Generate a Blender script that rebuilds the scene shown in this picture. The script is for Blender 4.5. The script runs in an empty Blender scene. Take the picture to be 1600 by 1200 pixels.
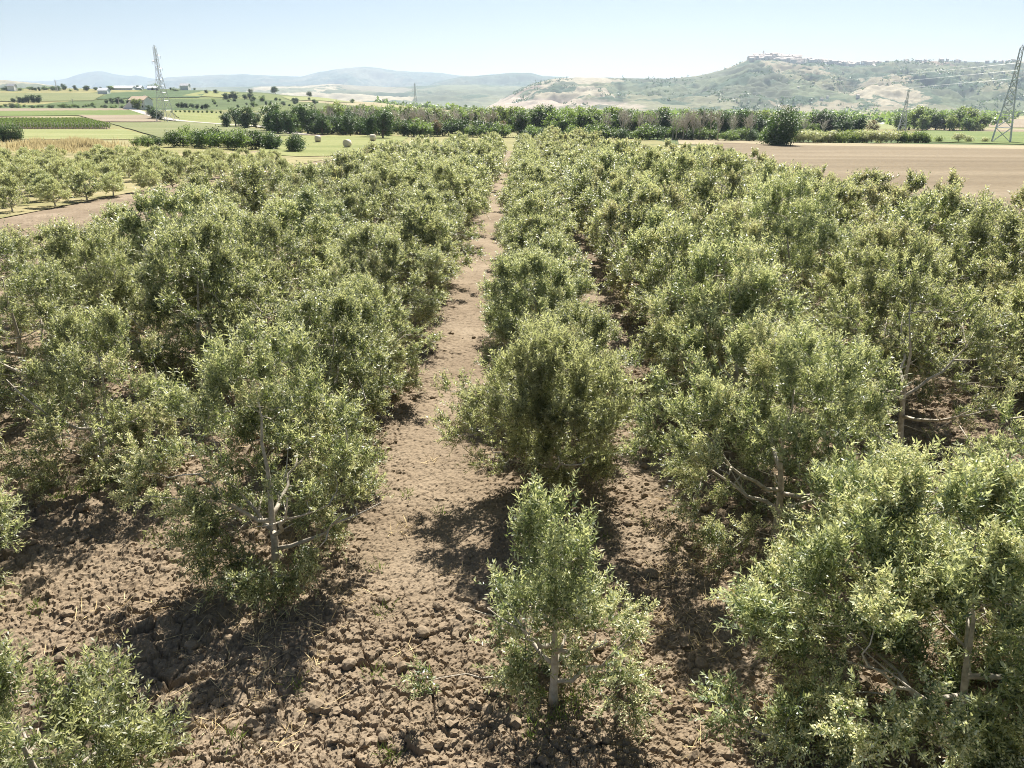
import bpy, math, random
import numpy as np

# ---------------------------------------------------------------- camera, sky, sun
C = bpy.data.collections.new("scene"); bpy.context.scene.collection.children.link(C)
SC = bpy.context.scene
R = math.radians
F, CX, CY = 1150.0, 800.0, 600.0          # focal length and centre in photograph pixels
PITCH, YAW, CAMZ = R(20.94), R(0.56), 8.0

cam_d = bpy.data.cameras.new("camera"); cam = bpy.data.objects.new("camera", cam_d); C.objects.link(cam)
cam_d.sensor_width = 36.0; cam_d.lens = F/1600*36.0
cam_d.clip_start = 0.1; cam_d.clip_end = 60000
cam.location = (0, 0, CAMZ); cam.rotation_euler = (math.pi/2-PITCH, 0, YAW)
SC.camera = cam

SUN_EL, SUN_AZ = R(48), R(11)              # azimuth from +Y towards +X
world = bpy.data.worlds.new("World"); SC.world = world; world.use_nodes = True
wn = world.node_tree; wn.nodes.clear()
sky = wn.nodes.new("ShaderNodeTexSky"); sky.sky_type = 'NISHITA'; sky.sun_disc = False
sky.sun_elevation = SUN_EL; sky.sun_rotation = SUN_AZ
sky.altitude = 200; sky.air_density = 1.0; sky.dust_density = 1.0; sky.ozone_density = 2.5
bg = wn.nodes.new("ShaderNodeBackground"); bg.inputs[1].default_value = 0.034
wo = wn.nodes.new("ShaderNodeOutputWorld")
wn.links.new(sky.outputs[0], bg.inputs[0]); wn.links.new(bg.outputs[0], wo.inputs[0])

sun_d = bpy.data.lights.new("sun", 'SUN'); sun_d.energy = 5.0; sun_d.angle = R(0.5); sun_d.color = (1.0, 0.95, 0.87)
sun = bpy.data.objects.new("sun", sun_d); C.objects.link(sun)
sun.rotation_euler = (math.pi/2-SUN_EL, 0, math.pi-SUN_AZ)   # lamp points down -Z; tilt so light comes from +Y
sun.location = (0, 0, 60)
SC.view_settings.view_transform = 'Standard'; SC.view_settings.look = 'None'
SC.view_settings.exposure = 1.4; SC.view_settings.gamma = 1.0
SC.cycles.max_bounces = 8; SC.cycles.transparent_max_bounces = 4
SC.cycles.diffuse_bounces = 2; SC.cycles.glossy_bounces = 2; SC.cycles.transmission_bounces = 3
SC.cycles.filter_width = 1.0; SC.cycles.use_denoising = True; SC.cycles.denoiser = 'OPENIMAGEDENOISE'; SC.cycles.denoising_prefilter = 'NONE'; SC.cycles.sample_clamp_direct = 2.5
SC.cycles.caustics_reflective = False; SC.cycles.caustics_refractive = False

# ---------------------------------------------------------------- helpers
rng = np.random.default_rng(7)
random.seed(7)
cp, sp_, cyw, syw = math.cos(PITCH), math.sin(PITCH), math.cos(YAW), math.sin(YAW)

def ray(px, py):
    xc = (px-CX)/F; yc = (CY-py)/F
    fx, fy, fz = 0.0, cp+yc*sp_, -sp_+yc*cp
    X, Y, Z = xc, fy, fz
    return np.array([X*cyw - Y*syw, X*syw + Y*cyw, Z])
def at(px, py, Y):
    d = ray(px, py); return d*(Y/d[1]) + np.array([0, 0, CAMZ])

_kD = np.array([0, 60, 125, 180, 250, 350, 450, 600, 800, 1000, 1500, 2200, 4000, 14000.])
_cols = [
 (-300, [0,0,0,0,0,.3,2.6,6,14,25,14,-2,-15,-15]),
 (0,    [0,0,0,0,0,.3,2.6,6,14,25,14,-2,-15,-15]),
 (250,  [0,0,0,0,-.2,-.1,2.5,6,14,24,12,-5,-15,-15]),
 (400,  [0,0,-.3,-.6,-1,-1,0.5,4,12,20,8,-8,-15,-15]),
 (470,  [0,-.1,-.8,-.8,-1.2,-1.5,-1,2,9,16,4,-10,-15,-15]),
 (560,  [0,-.15,-.9,-.8,-1.5,-2,-2,0,5,9,0,-12,-15,-15]),
 (680,  [0,-.2,-1,-1.3,-2,-3,-4,-3,0,1,-6,-12,-15,-15]),
 (812,  [0,-.2,-1,-1.5,-2.2,-3.5,-5,-6,-8,-9,-12,-14,-15,-15]),
 (1100, [0,-.3,-1.1,-1.7,-2.8,-4.5,-6,-8,-10,-11,-13,-14,-15,-15]),
 (1300, [0,-.3,-1.2,-2,-3.5,-5.5,-7.5,-9,-11,-12,-14,-15,-15,-15]),
 (1600, [0,-.3,-1.3,-2.2,-3.6,-6,-8,-10,-12,-13,-14,-15,-15,-15]),
 (2000, [0,-.3,-1.3,-2.2,-3.6,-6,-8,-10,-12,-13,-14,-15,-15,-15])]
_ca = np.array([math.atan2(*(ray(c, 160)[:2])) for c, _ in _cols])
_ct = np.array([t for _, t in _cols], float)
_lk = np.log(_kD+30)
def height(x, y):
    x = np.asarray(x, float); y = np.asarray(y, float); shp = x.shape
    x = x.ravel(); y = y.ravel()
    r = np.hypot(x, y); a = np.arctan2(x, y)
    d = r*np.cos(np.minimum(np.abs(a), R(40)))
    fa = np.interp(a, _ca, np.arange(len(_ca)))
    fd = np.interp(np.log(d+30), _lk, np.arange(len(_lk)))
    ia = np.minimum(fa.astype(int), len(_ca)-2); id_ = np.minimum(fd.astype(int), len(_lk)-2)
    ta = fa-ia; td = fd-id_
    ta = ta*ta*(3-2*ta)
    z = (_ct[ia, id_]*(1-ta)+_ct[ia+1, id_]*ta)*(1-td) + (_ct[ia, id_+1]*(1-ta)+_ct[ia+1, id_+1]*ta)*td
    return z.reshape(shp)
def hz(x, y): return float(height(np.array([x]), np.array([y]))[0])
def hit(px, py):
    """Where the view ray of a photograph pixel meets the terrain."""
    d = ray(px, py); Y = np.geomspace(4, 9000, 3000); t = Y/d[1]
    P = d[None]*t[:, None]; P[:, 2] += CAMZ
    k = np.nonzero(P[:, 2] <= height(P[:, 0], P[:, 1]))[0]
    i = k[0] if len(k) else len(Y)-1
    return P[i, 0], P[i, 1]

def hash2(ix, iy, s):
    h = (ix.astype(np.int64)*374761393 + iy.astype(np.int64)*668265263 + s*1442695041) & 0xffffffff
    h = ((h ^ (h >> 13))*1274126177) & 0xffffffff
    h = ((h ^ (h >> 16))*2246822519) & 0xffffffff
    return ((h ^ (h >> 15)) & 0xffffff)/float(0x1000000)
def vnoise(x, y, s=0):
    ix = np.floor(x); iy = np.floor(y); fx = x-ix; fy = y-iy
    fx = fx*fx*(3-2*fx); fy = fy*fy*(3-2*fy)
    a = hash2(ix, iy, s); b = hash2(ix+1, iy, s); c = hash2(ix, iy+1, s); d = hash2(ix+1, iy+1, s)
    return (a*(1-fx)+b*fx)*(1-fy)+(c*(1-fx)+d*fx)*fy
def fbm(x, y, o=4, s=0):
    v = 0; a = .5
    for k in range(o): v = v+a*vnoise(x*2**k+17*k, y*2**k-9*k, s+k); a *= .5
    return v
def clods(x, y, cell, s):
    """Height of packed lumps (max of jittered domes)."""
    u = x/cell; v = y/cell; ix = np.floor(u); iy = np.floor(v); best = np.zeros_like(x)
    for dx in (-1, 0, 1):
        for dy in (-1, 0, 1):
            jx = ix+dx; jy = iy+dy
            qx = jx+hash2(jx, jy, s); qy = jy+hash2(jx, jy, s+1)
            rr = .35+.5*hash2(jx, jy, s+2)**1.5; hh = .4+.9*hash2(jx, jy, s+3)
            tx = (hash2(jx, jy, s+4)-.5); ty = (hash2(jx, jy, s+5)-.5)
            ex = u-qx; ey = v-qy
            d2 = (ex*ex+ey*ey)/(rr*rr)
            hgt = np.sqrt(np.clip(1-d2, 0, 1))*rr*hh*(1+.6*(ex*tx+ey*ty))
            best = np.maximum(best, hgt)
    return best*cell
def cracks(x, y, cell, s):
    u = x/cell; v = y/cell; ix = np.floor(u); iy = np.floor(v)
    f1 = np.full_like(x, 9.); f2 = np.full_like(x, 9.)
    for dx in (-1, 0, 1):
        for dy in (-1, 0, 1):
            jx = ix+dx; jy = iy+dy
            d = np.hypot(u-jx-hash2(jx, jy, s), v-jy-hash2(jx, jy, s+1))
            f2 = np.minimum(f2, np.maximum(f1, d)); f1 = np.minimum(f1, d)
    return f2-f1

def plates(x, y, cell, s):
    """Broken lumps: tilted flat-topped cells of different heights with steep gaps between."""
    u = x/cell; v = y/cell; ix = np.floor(u); iy = np.floor(v)
    f1 = np.full_like(x, 9.); f2 = np.full_like(x, 9.); hh = np.zeros_like(x)
    for dx in (-1, 0, 1):
        for dy in (-1, 0, 1):
            jx = ix+dx; jy = iy+dy
            ex = u-jx-hash2(jx, jy, s); ey = v-jy-hash2(jx, jy, s+1); d = np.hypot(ex, ey)
            k = hash2(jx, jy, s+2)**1.5+.9*(ex*(hash2(jx, jy, s+3)-.5)+ey*(hash2(jx, jy, s+4)-.5))
            hh = np.where(d < f1, k, hh); f2 = np.minimum(f2, np.maximum(f1, d)); f1 = np.minimum(f1, d)
    e = np.clip((f2-f1)/.13, 0, 1)
    return cell*(.66*hh+.34)*e**.5

def mesh_np(name, verts, faces, mats, midx=None, smooth=False):
    """verts (n,3); faces: (m,k) array or a list of such arrays."""
    me = bpy.data.meshes.new(name)
    fl = faces if isinstance(faces, list) else [faces]
    fl = [np.asarray(f, np.int32) for f in fl if len(f)]
    verts = np.asarray(verts, np.float32)
    me.vertices.add(len(verts)); me.vertices.foreach_set("co", verts.ravel())
    loops = np.concatenate([f.ravel() for f in fl]); tot = np.concatenate([np.full(len(f), f.shape[1], np.int32) for f in fl])
    me.loops.add(len(loops)); me.loops.foreach_set("vertex_index", loops)
    me.polygons.add(len(tot)); st = np.concatenate([[0], np.cumsum(tot)[:-1]]).astype(np.int32)
    me.polygons.foreach_set("loop_start", st)
    for m in (mats if isinstance(mats, (list, tuple)) else [mats]): me.materials.append(m)
    if midx is not None: me.polygons.foreach_set("material_index", np.asarray(midx, np.int32))
    me.polygons.foreach_set("use_smooth", np.full(len(tot), smooth))
    me.update(calc_edges=True)
    return me
def obj(name, me, parent=None, loc=(0, 0, 0)):
    o = bpy.data.objects.new(name, me); C.objects.link(o); o.location = loc
    if parent: o.parent = parent
    return o
def tag(o, label=None, cat=None, group=None, kind=None):
    if label: o['label'] = label
    if cat: o['category'] = cat
    if group: o['group'] = group
    if kind: o['kind'] = kind
    return o
def empty(name, loc, rz=0, s=1.0):
    o = bpy.data.objects.new(name, None); C.objects.link(o); o.empty_display_size = .3
    o.location = loc; o.rotation_euler = (0, 0, rz); o.scale = (s, s, s) if np.isscalar(s) else s
    return o

class MB:
    """Collects shapes for one mesh."""
    def __init__(s): s.v = []; s.q = []; s.t = []; s.n = 0
    def add(s, V, Q=None, T=None):
        V = np.asarray(V, float)
        if Q is not None and len(Q): s.q.append(np.asarray(Q)+s.n)
        if T is not None and len(T): s.t.append(np.asarray(T)+s.n)
        s.v.append(V); s.n += len(V)
    def box(s, x0, x1, y0, y1, z0, z1):
        V = [(x, y, z) for z in (z0, z1) for y in (y0, y1) for x in (x0, x1)]
        s.add(V, [(0,2,3,1),(4,5,7,6),(0,1,5,4),(2,6,7,3),(0,4,6,2),(1,3,7,5)])
    def tube(s, P, rad, k=6, cap=True):
        P = np.asarray(P, float); n = len(P); rad = np.broadcast_to(np.asarray(rad, float), (n,))
        T = np.gradient(P, axis=0); T /= np.linalg.norm(T, axis=1)[:, None]+1e-9
        ref = np.array([1, 0, 0.]) if abs(T[0, 0]) < .8 else np.array([0, 1., 0])
        U = np.cross(T, ref); U /= np.linalg.norm(U, axis=1)[:, None]+1e-9; W = np.cross(T, U)
        a = np.arange(k)*2*math.pi/k
        V = P[:, None]+rad[:, None, None]*(U[:, None]*np.cos(a)[None, :, None]+W[:, None]*np.sin(a)[None, :, None])
        i = np.arange(n-1)[:, None]*k; j = np.arange(k)[None]; j2 = (j+1) % k
        Q = np.stack([i+j, i+j2, i+k+j2, i+k+j], -1).reshape(-1, 4)
        V = V.reshape(-1, 3); Tt = None
        if cap and k == 4: Q = np.concatenate([Q, [[3,2,1,0], [(n-1)*k+q for q in range(4)]]])
        elif cap:
            V = np.concatenate([V, P[:1], P[-1:]]); c0 = n*k; c1 = c0+1
            Tt = [(c0, (q+1) % k, q) for q in range(k)]+[(c1, (n-1)*k+q, (n-1)*k+(q+1) % k) for q in range(k)]
        s.add(V, Q, Tt)
    def mesh(s, name, mat, smooth=False):
        f = []
        if s.q: f.append(np.concatenate(s.q))
        if s.t: f.append(np.concatenate(s.t))
        return mesh_np(name, np.concatenate(s.v), f, mat, smooth=smooth)

def leaf_quads(P, d, nrm, L, W):
    d = d/(np.linalg.norm(d, axis=1)[:, None]+1e-9)
    w = np.cross(nrm, d); w /= np.linalg.norm(w, axis=1)[:, None]+1e-9
    L = np.broadcast_to(L, (len(P),))[:, None]; W = np.broadcast_to(W, (len(P),))[:, None]
    V = np.stack([P, P+d*L*.45-w*W*.5, P+d*L, P+d*L*.45+w*W*.5], 1).reshape(-1, 3)
    return V, np.arange(len(P)*4).reshape(-1, 4)
def unit(v): return v/(np.linalg.norm(v, axis=-1, keepdims=True)+1e-9)

# ---------------------------------------------------------------- materials
def mat(name):
    m = bpy.data.materials.new(name); m.use_nodes = True
    nt = m.node_tree; nt.nodes.clear()
    out = nt.nodes.new("ShaderNodeOutputMaterial")
    return m, nt, out
def N(nt, t, **kw):
    n = nt.nodes.new(t)
    for k, v in kw.items():
        if k.startswith("i_"):
            n.inputs[k[2:].replace("_", " ")].default_value = v
        else: setattr(n, k, v)
    return n
def ramp(nt, stops, fac=None, interp='LINEAR'):
    n = nt.nodes.new("ShaderNodeValToRGB"); cr = n.color_ramp; cr.interpolation = interp
    while len(cr.elements) > 1: cr.elements.remove(cr.elements[-1])
    cr.elements[0].position = stops[0][0]; cr.elements[0].color = (*stops[0][1], 1)
    for p, c in stops[1:]:
        e = cr.elements.new(p); e.color = (*c, 1)
    if fac is not None: nt.links.new(fac, n.inputs[0])
    return n
def mixc(nt, fac, a, b, mode='MIX'):
    n = nt.nodes.new("ShaderNodeMix"); n.data_type = 'RGBA'; n.blend_type = mode
    for s, v in ((n.inputs[0], fac), (n.inputs[6], a), (n.inputs[7], b)):
        if hasattr(v, 'is_output'): nt.links.new(v, s)
        elif isinstance(v, tuple): s.default_value = (*v, 1)
        else: s.default_value = v
    return n.outputs[2]
def noise(nt, scale, detail=5, rough=.55, vec=None, out='Fac'):
    n = N(nt, "ShaderNodeTexNoise"); n.inputs['Scale'].default_value = scale
    n.inputs['Detail'].default_value = detail; n.inputs['Roughness'].default_value = rough
    if vec is not None: nt.links.new(vec, n.inputs['Vector'])
    return n.outputs[out]
def geopos(nt): return N(nt, "ShaderNodeNewGeometry").outputs['Position']
def mapping(nt, vec, scale=(1, 1, 1), rot=(0, 0, 0)):
    n = N(nt, "ShaderNodeMapping"); n.inputs['Scale'].default_value = scale; n.inputs['Rotation'].default_value = rot
    nt.links.new(vec, n.inputs['Vector']); return n.outputs[0]
def princ(nt, out, col, rough=.8, spec=.3, bump=None, bstr=.3, bdist=.02, metal=0):
    p = N(nt, "ShaderNodeBsdfPrincipled")
    if hasattr(col, 'is_output'): nt.links.new(col, p.inputs['Base Color'])
    else: p.inputs['Base Color'].default_value = (*col, 1)
    p.inputs['Roughness'].default_value = rough; p.inputs['Specular IOR Level'].default_value = spec
    p.inputs['Metallic'].default_value = metal
    if bump is not None:
        b = N(nt, "ShaderNodeBump"); b.inputs['Strength'].default_value = bstr; b.inputs['Distance'].default_value = bdist
        nt.links.new(bump, b.inputs['Height']); nt.links.new(b.outputs[0], p.inputs['Normal'])
    nt.links.new(p.outputs[0], out.inputs[0]); return p
def simple(name, c0, c1, scale=3, rough=.8, spec=.3, bump=.2, bdist=.02, metal=0, obj_coord=False):
    m, nt, out = mat(name)
    v = N(nt, "ShaderNodeTexCoord").outputs['Object'] if obj_coord else geopos(nt)
    f = noise(nt, scale, vec=v); r = ramp(nt, [(.3, c0), (.7, c1)], f)
    princ(nt, out, r.outputs[0], rough, spec, f, bump, bdist, metal); return m

def leaf_mat(name, tops, under, trans, tfac=.22, rough=.45, spec=.4, tint=.25):
    m, nt, out = mat(name)
    g = N(nt, "ShaderNodeNewGeometry"); oi = N(nt, "ShaderNodeObjectInfo")
    top = ramp(nt, tops, g.outputs['Random Per Island']).outputs[0]
    col = mixc(nt, g.outputs['Backfacing'], top, under)
    hs = N(nt, "ShaderNodeHueSaturation")
    mr = N(nt, "ShaderNodeMapRange"); mr.inputs[3].default_value = 1-tint; mr.inputs[4].default_value = 1+tint
    mh = N(nt, "ShaderNodeMapRange"); mh.inputs[3].default_value = .478; mh.inputs[4].default_value = .516
    nt.links.new(oi.outputs['Random'], mr.inputs[0]); nt.links.new(mr.outputs[0], hs.inputs['Value'])
    nt.links.new(oi.outputs['Random'], mh.inputs[0]); nt.links.new(mh.outputs[0], hs.inputs['Hue'])
    nt.links.new(col, hs.inputs['Color'])
    p = N(nt, "ShaderNodeBsdfPrincipled"); nt.links.new(hs.outputs[0], p.inputs['Base Color'])
    p.inputs['Roughness'].default_value = rough; p.inputs['Specular IOR Level'].default_value = spec
    t = N(nt, "ShaderNodeBsdfTranslucent"); t.inputs[0].default_value = (*trans, 1)
    mx = N(nt, "ShaderNodeMixShader"); mx.inputs[0].default_value = tfac
    nt.links.new(p.outputs[0], mx.inputs[1]); nt.links.new(t.outputs[0], mx.inputs[2])
    nt.links.new(mx.outputs[0], out.inputs[0]); return m

M = {}
M['olive'] = leaf_mat("olive_leaf", [(0, (.014,.03,.01)), (.5, (.046,.074,.024)), (.85, (.11,.14,.052)), (.985, (.2,.22,.12)), (1, (.3,.2,.05))],
                      (.21,.235,.145), (.36,.44,.11), .22, .45, .75)
M['olive_pale'] = leaf_mat("olive_leaf_pale", [(0, (.08,.1,.045)), (.4, (.2,.23,.112)), (.85, (.37,.392,.215)), (1, (.5,.48,.29))],
                      (.43,.45,.29), (.64,.66,.27), .38, .48, .7)
M['blossom'] = leaf_mat("olive_blossom", [(0, (.62,.58,.32)), (1, (.85,.8,.54))], (.75,.7,.45), (.7,.65,.3), .3, .7, .2, .1)
M['dark_leaf'] = leaf_mat("dark_leaf", [(0, (0.0325,0.06,0.0175)), (.6, (0.0625,0.104,0.03)), (1, (0.106,0.156,0.0475))], (0.075,0.112,0.0438), (0.125,0.225,0.0375), .2, .5, .3)
M['mid_leaf'] = leaf_mat("mid_leaf", [(0, (0.0438,0.0875,0.02)), (.6, (0.0813,0.138,0.035)), (1, (0.138,0.2,0.0562))], (0.1,0.144,0.0562), (0.3,0.425,0.0875), .35, .5, .3)
M['light_leaf'] = leaf_mat("light_leaf", [(0, (0.075,0.125,0.0275)), (.6, (0.125,0.188,0.0438)), (1, (0.188,0.237,0.0625))], (0.15,0.188,0.075), (0.4,0.5,0.112), .35, .5, .3)
M['russet_leaf'] = leaf_mat("russet_leaf", [(0, (.16,.12,.06)), (.6, (.24,.17,.09)), (1, (.3,.22,.12))], (.25,.19,.1), (.25,.15,.05), .15, .6, .2)
M['bark'] = simple("olive_bark", (.3,.26,.2), (.58,.52,.43), 9, .85, .2, .5, .02, obj_coord=True)
M['dark_bark'] = simple("dark_bark", (.09,.07,.05), (.18,.14,.1), 6, .9, .2, .5, .03, obj_coord=True)
M['bare_bark'] = simple("bare_bark", (.4,.36,.29), (.6,.55,.46), 4, .9, .2, .3, .03, obj_coord=True)
M['steel'] = simple("galvanised_steel", (.5,.52,.53), (.66,.67,.67), .8, .5, .5, .05, .01, 0.3, obj_coord=True)
M['wire'] = simple("wire_aluminium", (.55,.56,.57), (.66,.66,.66), .5, .4, .5, 0, .01, 0.5)
M['insulator'] = simple("insulator_glass", (.25,.33,.3), (.4,.48,.44), 5, .2, .6, 0, .01, obj_coord=True)
M['pole_wood'] = simple("pole_wood", (.3,.26,.22), (.5,.46,.4), 4, .9, .2, .3, .02, obj_coord=True)
M['white_wall'] = simple("white_plaster", (.8,.77,.71), (.88,.85,.8), 1.2, .9, .2, .1, .02, obj_coord=True)
M['terracotta'] = simple("terracotta_tiles", (.4,.3,.21), (.56,.44,.33), 2.2, .9, .2, .6, .05, obj_coord=True)
M['warehouse'] = simple("warehouse_panel", (.74,.74,.74), (.82,.82,.82), .3, .6, .3, .05, .02, obj_coord=True)
M['grey_roof'] = simple("grey_roof", (.4,.4,.41), (.55,.55,.55), .5, .7, .3, .1, .02, obj_coord=True)
M['window_dark'] = simple("window_glass", (.03,.035,.04), (.06,.065,.07), 1, .15, .6, 0, .01, obj_coord=True)
M['door_wood'] = simple("door_wood", (.14,.08,.045), (.22,.13,.08), 6, .7, .3, .2, .01, obj_coord=True)
M['town_wall'] = simple("town_plaster", (.68,.6,.52), (.86,.82,.76), .02, .9, .2, 0, .02)
M['town_roof'] = simple("town_tiles", (.46,.38,.32), (.64,.58,.52), .05, .9, .2, 0, .02)
M['straw'] = simple("straw", (.5,.36,.17), (.72,.58,.33), 20, .9, .2, .5, .02)
M['bale_wrap'] = simple("bale_straw", (.62,.5,.36), (.8,.72,.58), 9, .8, .2, .5, .03, obj_coord=True)
M['reed'] = leaf_mat("dry_reed", [(0, (.1,.12,.04)), (.45, (.26,.235,.11)), (1, (.46,.39,.23))], (.36,.31,.17), (.6,.5,.26), .4, .8, .2)
M['weed'] = leaf_mat("weed_leaf", [(0, (.06,.1,.02)), (.6, (.1,.16,.035)), (1, (.2,.22,.07))], (.14,.18,.06), (.25,.35,.06), .25, .6, .2)
M['vine'] = leaf_mat("vine_leaf", [(0, (.08,.12,.03)), (.6, (.14,.19,.05)), (1, (.2,.23,.08))], (.14,.18,.07), (.25,.35,.06), .25, .6, .2)
M['pipe'] = simple("dark_hose", (.05,.05,.055), (.1,.1,.11), 5, .5, .4, 0, .01, obj_coord=True)

def soil_mat():
    m, nt, out = mat("ploughed_soil"); p = geopos(nt)
    big = noise(nt, .35, 4, .6, p); fine = noise(nt, 14, 8, .7, p)
    c = ramp(nt, [(.3, (.172,.13,.086)), (.55, (.224,.175,.12)), (.75, (.282,.226,.16))], big).outputs[0]
    f = ramp(nt, [(.25, (.62,.6,.58)), (.5, (1, 1, 1)), (.8, (1.16,1.13,1.1))], fine).outputs[0]
    c = mixc(nt, 1.0, c, f, 'MULTIPLY')
    princ(nt, out, c, .95, .15, fine, .7, .02); return m
M['soil'] = soil_mat()
M['clod'] = simple("soil_clod", (.172,.13,.086), (.27,.214,.15), 16, .95, .15, .7, .02)

def field_mat(name, c0, c1, c2, stretch=(.05, .4), rot=0, fine=2.0, lines=0, lrot=0, bump=.4):
    """Uneven field: broad streaks along one direction, fine mottling, optional drill lines."""
    m, nt, out = mat(name); p = geopos(nt)
    v = mapping(nt, p, (stretch[0], stretch[1], .1), (0, 0, rot))
    s = noise(nt, 1.0, 5, .6, v); f = noise(nt, fine, 6, .65, p)
    c0, c1, c2 = (tuple(q*.74 for q in c) for c in (c0, c1, c2))
    c = ramp(nt, [(.3, c0), (.5, c1), (.7, c2)], s).outputs[0]
    k = ramp(nt, [(.25, (.7,.7,.68)), (.5, (1, 1, 1)), (.75, (1.2,1.18,1.15))], f).outputs[0]
    c = mixc(nt, 1.0, c, k, 'MULTIPLY')
    if lines:
        w = N(nt, "ShaderNodeTexWave"); w.bands_direction = 'Y'; w.inputs['Scale'].default_value = lines
        w.inputs['Distortion'].default_value = 1.2; w.inputs['Detail'].default_value = 2; w.inputs['Detail Scale'].default_value = .4
        nt.links.new(mapping(nt, p, (1, 1, 1), (0, 0, lrot)), w.inputs['Vector'])
        l = ramp(nt, [(.2, (.82,.8,.78)), (.7, (1.05,1.05,1.05))], w.outputs['Fac']).outputs[0]
        c = mixc(nt, 1.0, c, l, 'MULTIPLY')
    princ(nt, out, c, .95, .12, f, bump, .08); return m
M['f_brown'] = field_mat("tilled_field", (.195,.15,.092), (.25,.198,.125), (.31,.252,.168), (.012, .09), R(8), 1.6, .35, R(3))
M['f_stubble'] = field_mat("stubble", (.3,.25,.15), (.38,.32,.2), (.46,.4,.25), (.03, .2))
M['f_green'] = field_mat("green_field", (.13,.18,.05), (.17,.22,.065), (.23,.27,.09), (.02, .15))
M['f_lightgreen'] = field_mat("pale_green_field", (.22,.25,.09), (.28,.3,.12), (.36,.36,.17), (.02, .15))
M['f_yellow'] = field_mat("yellow_green_field", (.2,.23,.075), (.26,.28,.1), (.31,.31,.13), (.02, .12))
M['f_olivegreen'] = field_mat("olive_green_field", (.17,.19,.08), (.21,.23,.1), (.27,.27,.13), (.02, .12))
M['f_pinkish'] = field_mat("bare_field", (.26,.21,.145), (.32,.26,.18), (.38,.31,.22), (.02, .12))
M['f_darkgreen'] = field_mat("dark_green_field", (.07,.12,.045), (.09,.14,.055), (.12,.17,.07), (.01, .06))
M['f_dry'] = field_mat("dry_grass_verge", (.2,.21,.08), (.34,.3,.15), (.46,.39,.23), (.06, .3))
M['track'] = field_mat("white_track", (.48,.43,.36), (.55,.5,.43), (.62,.57,.5), (.3, .3))

def patch_mat(name, cols, scale, dark=.5, dcol=(.05,.08,.03), clay=None, warp=14, aniso=(1, .6)):
    """Patchwork of fields: one colour per Voronoi cell, scrub in noise patches."""
    cols = [tuple(q*.74 for q in k) for k in cols]
    m, nt, out = mat(name); p = geopos(nt)
    wv = noise(nt, scale*2.2, 4, .6, p, 'Color')
    a = N(nt, "ShaderNodeVectorMath", operation='MULTIPLY_ADD'); nt.links.new(wv, a.inputs[0])
    a.inputs[1].default_value = (warp, warp, 0); nt.links.new(p, a.inputs[2])
    vo = N(nt, "ShaderNodeTexVoronoi"); vo.inputs['Scale'].default_value = scale
    vm = mapping(nt, a.outputs[0], (aniso[0], aniso[1], .0), (0, 0, .4)); nt.links.new(vm, vo.inputs['Vector'])
    sx = N(nt, "ShaderNodeSeparateColor"); nt.links.new(vo.outputs['Color'], sx.inputs[0])
    c = ramp(nt, [(i/len(cols), k) for i, k in enumerate(cols)], sx.outputs[0], 'CONSTANT').outputs[0]
    n2 = noise(nt, scale*9, 6, .62, p)
    c = mixc(nt, 1.0, c, ramp(nt, [(.3, (.75,.75,.75)), (.7, (1.2,1.2,1.2))], n2).outputs[0], 'MULTIPLY')
    n3 = noise(nt, scale*1.1, 7, .68, p)
    msk = ramp(nt, [(dark, (0, 0, 0)), (dark+.03, (1, 1, 1))], n3).outputs[0]
    c = mixc(nt, msk, c, dcol)
    if clay is not None:
        sz = N(nt, "ShaderNodeSeparateXYZ"); nt.links.new(p, sz.inputs[0])
        z = N(nt, "ShaderNodeMapRange"); z.inputs[1].default_value = clay[0]; z.inputs[2].default_value = clay[1]
        z.inputs[3].default_value = 1; z.inputs[4].default_value = 0; nt.links.new(sz.outputs[2], z.inputs[0])
        n4 = noise(nt, scale*1.3, 6, .6, mapping(nt, p, (1, 1, 3)))
        mu = N(nt, "ShaderNodeMath", operation='MULTIPLY'); nt.links.new(z.outputs[0], mu.inputs[0]); nt.links.new(n4, mu.inputs[1])
        xr = N(nt, "ShaderNodeMapRange"); xr.inputs[1].default_value = clay[2]; xr.inputs[2].default_value = clay[3]
        xr.inputs[3].default_value = 1; xr.inputs[4].default_value = 0; nt.links.new(sz.outputs[0], xr.inputs[0])
        m2 = N(nt, "ShaderNodeMath", operation='MULTIPLY'); nt.links.new(mu.outputs[0], m2.inputs[0]); nt.links.new(xr.outputs[0], m2.inputs[1])
        cm = ramp(nt, [(.27, (0, 0, 0)), (.34, (1, 1, 1))], m2.outputs[0]).outputs[0]
        c = mixc(nt, cm, c, mixc(nt, n2, (.24,.19,.14), (.42,.36,.28)))
    princ(nt, out, c, .95, .1); return m
GREENS = [(.15,.18,.06), (.2,.22,.08), (.3,.28,.12), (.11,.15,.055), (.24,.24,.1), (.38,.33,.19), (.17,.2,.07), (.3,.24,.16)]
M['ground'] = patch_mat("countryside", GREENS, .0065, .58, (.055,.085,.03), warp=30)
M['hill'] = patch_mat("town_hill", [(.15,.18,.09), (.12,.14,.075), (.19,.2,.1), (.32,.28,.18), (.14,.15,.08), (.22,.22,.12), (.27,.21,.15), (.11,.13,.07), (.17,.19,.1), (.4,.35,.24)], .0042, .53, (.045,.075,.035), (5, 75, -200, 1050), warp=60)
M['midhill'] = patch_mat("far_hill", [(.2,.21,.12), (.34,.3,.18), (.16,.18,.1), (.42,.37,.25), (.26,.24,.16), (.18,.2,.11)], .0022, .55, (.06,.09,.045), warp=90)
M['mountain'] = patch_mat("mountain", [(.09,.12,.07), (.12,.14,.08), (.16,.17,.1), (.1,.13,.07)], .0012, .5, (.05,.08,.045), warp=150)

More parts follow.
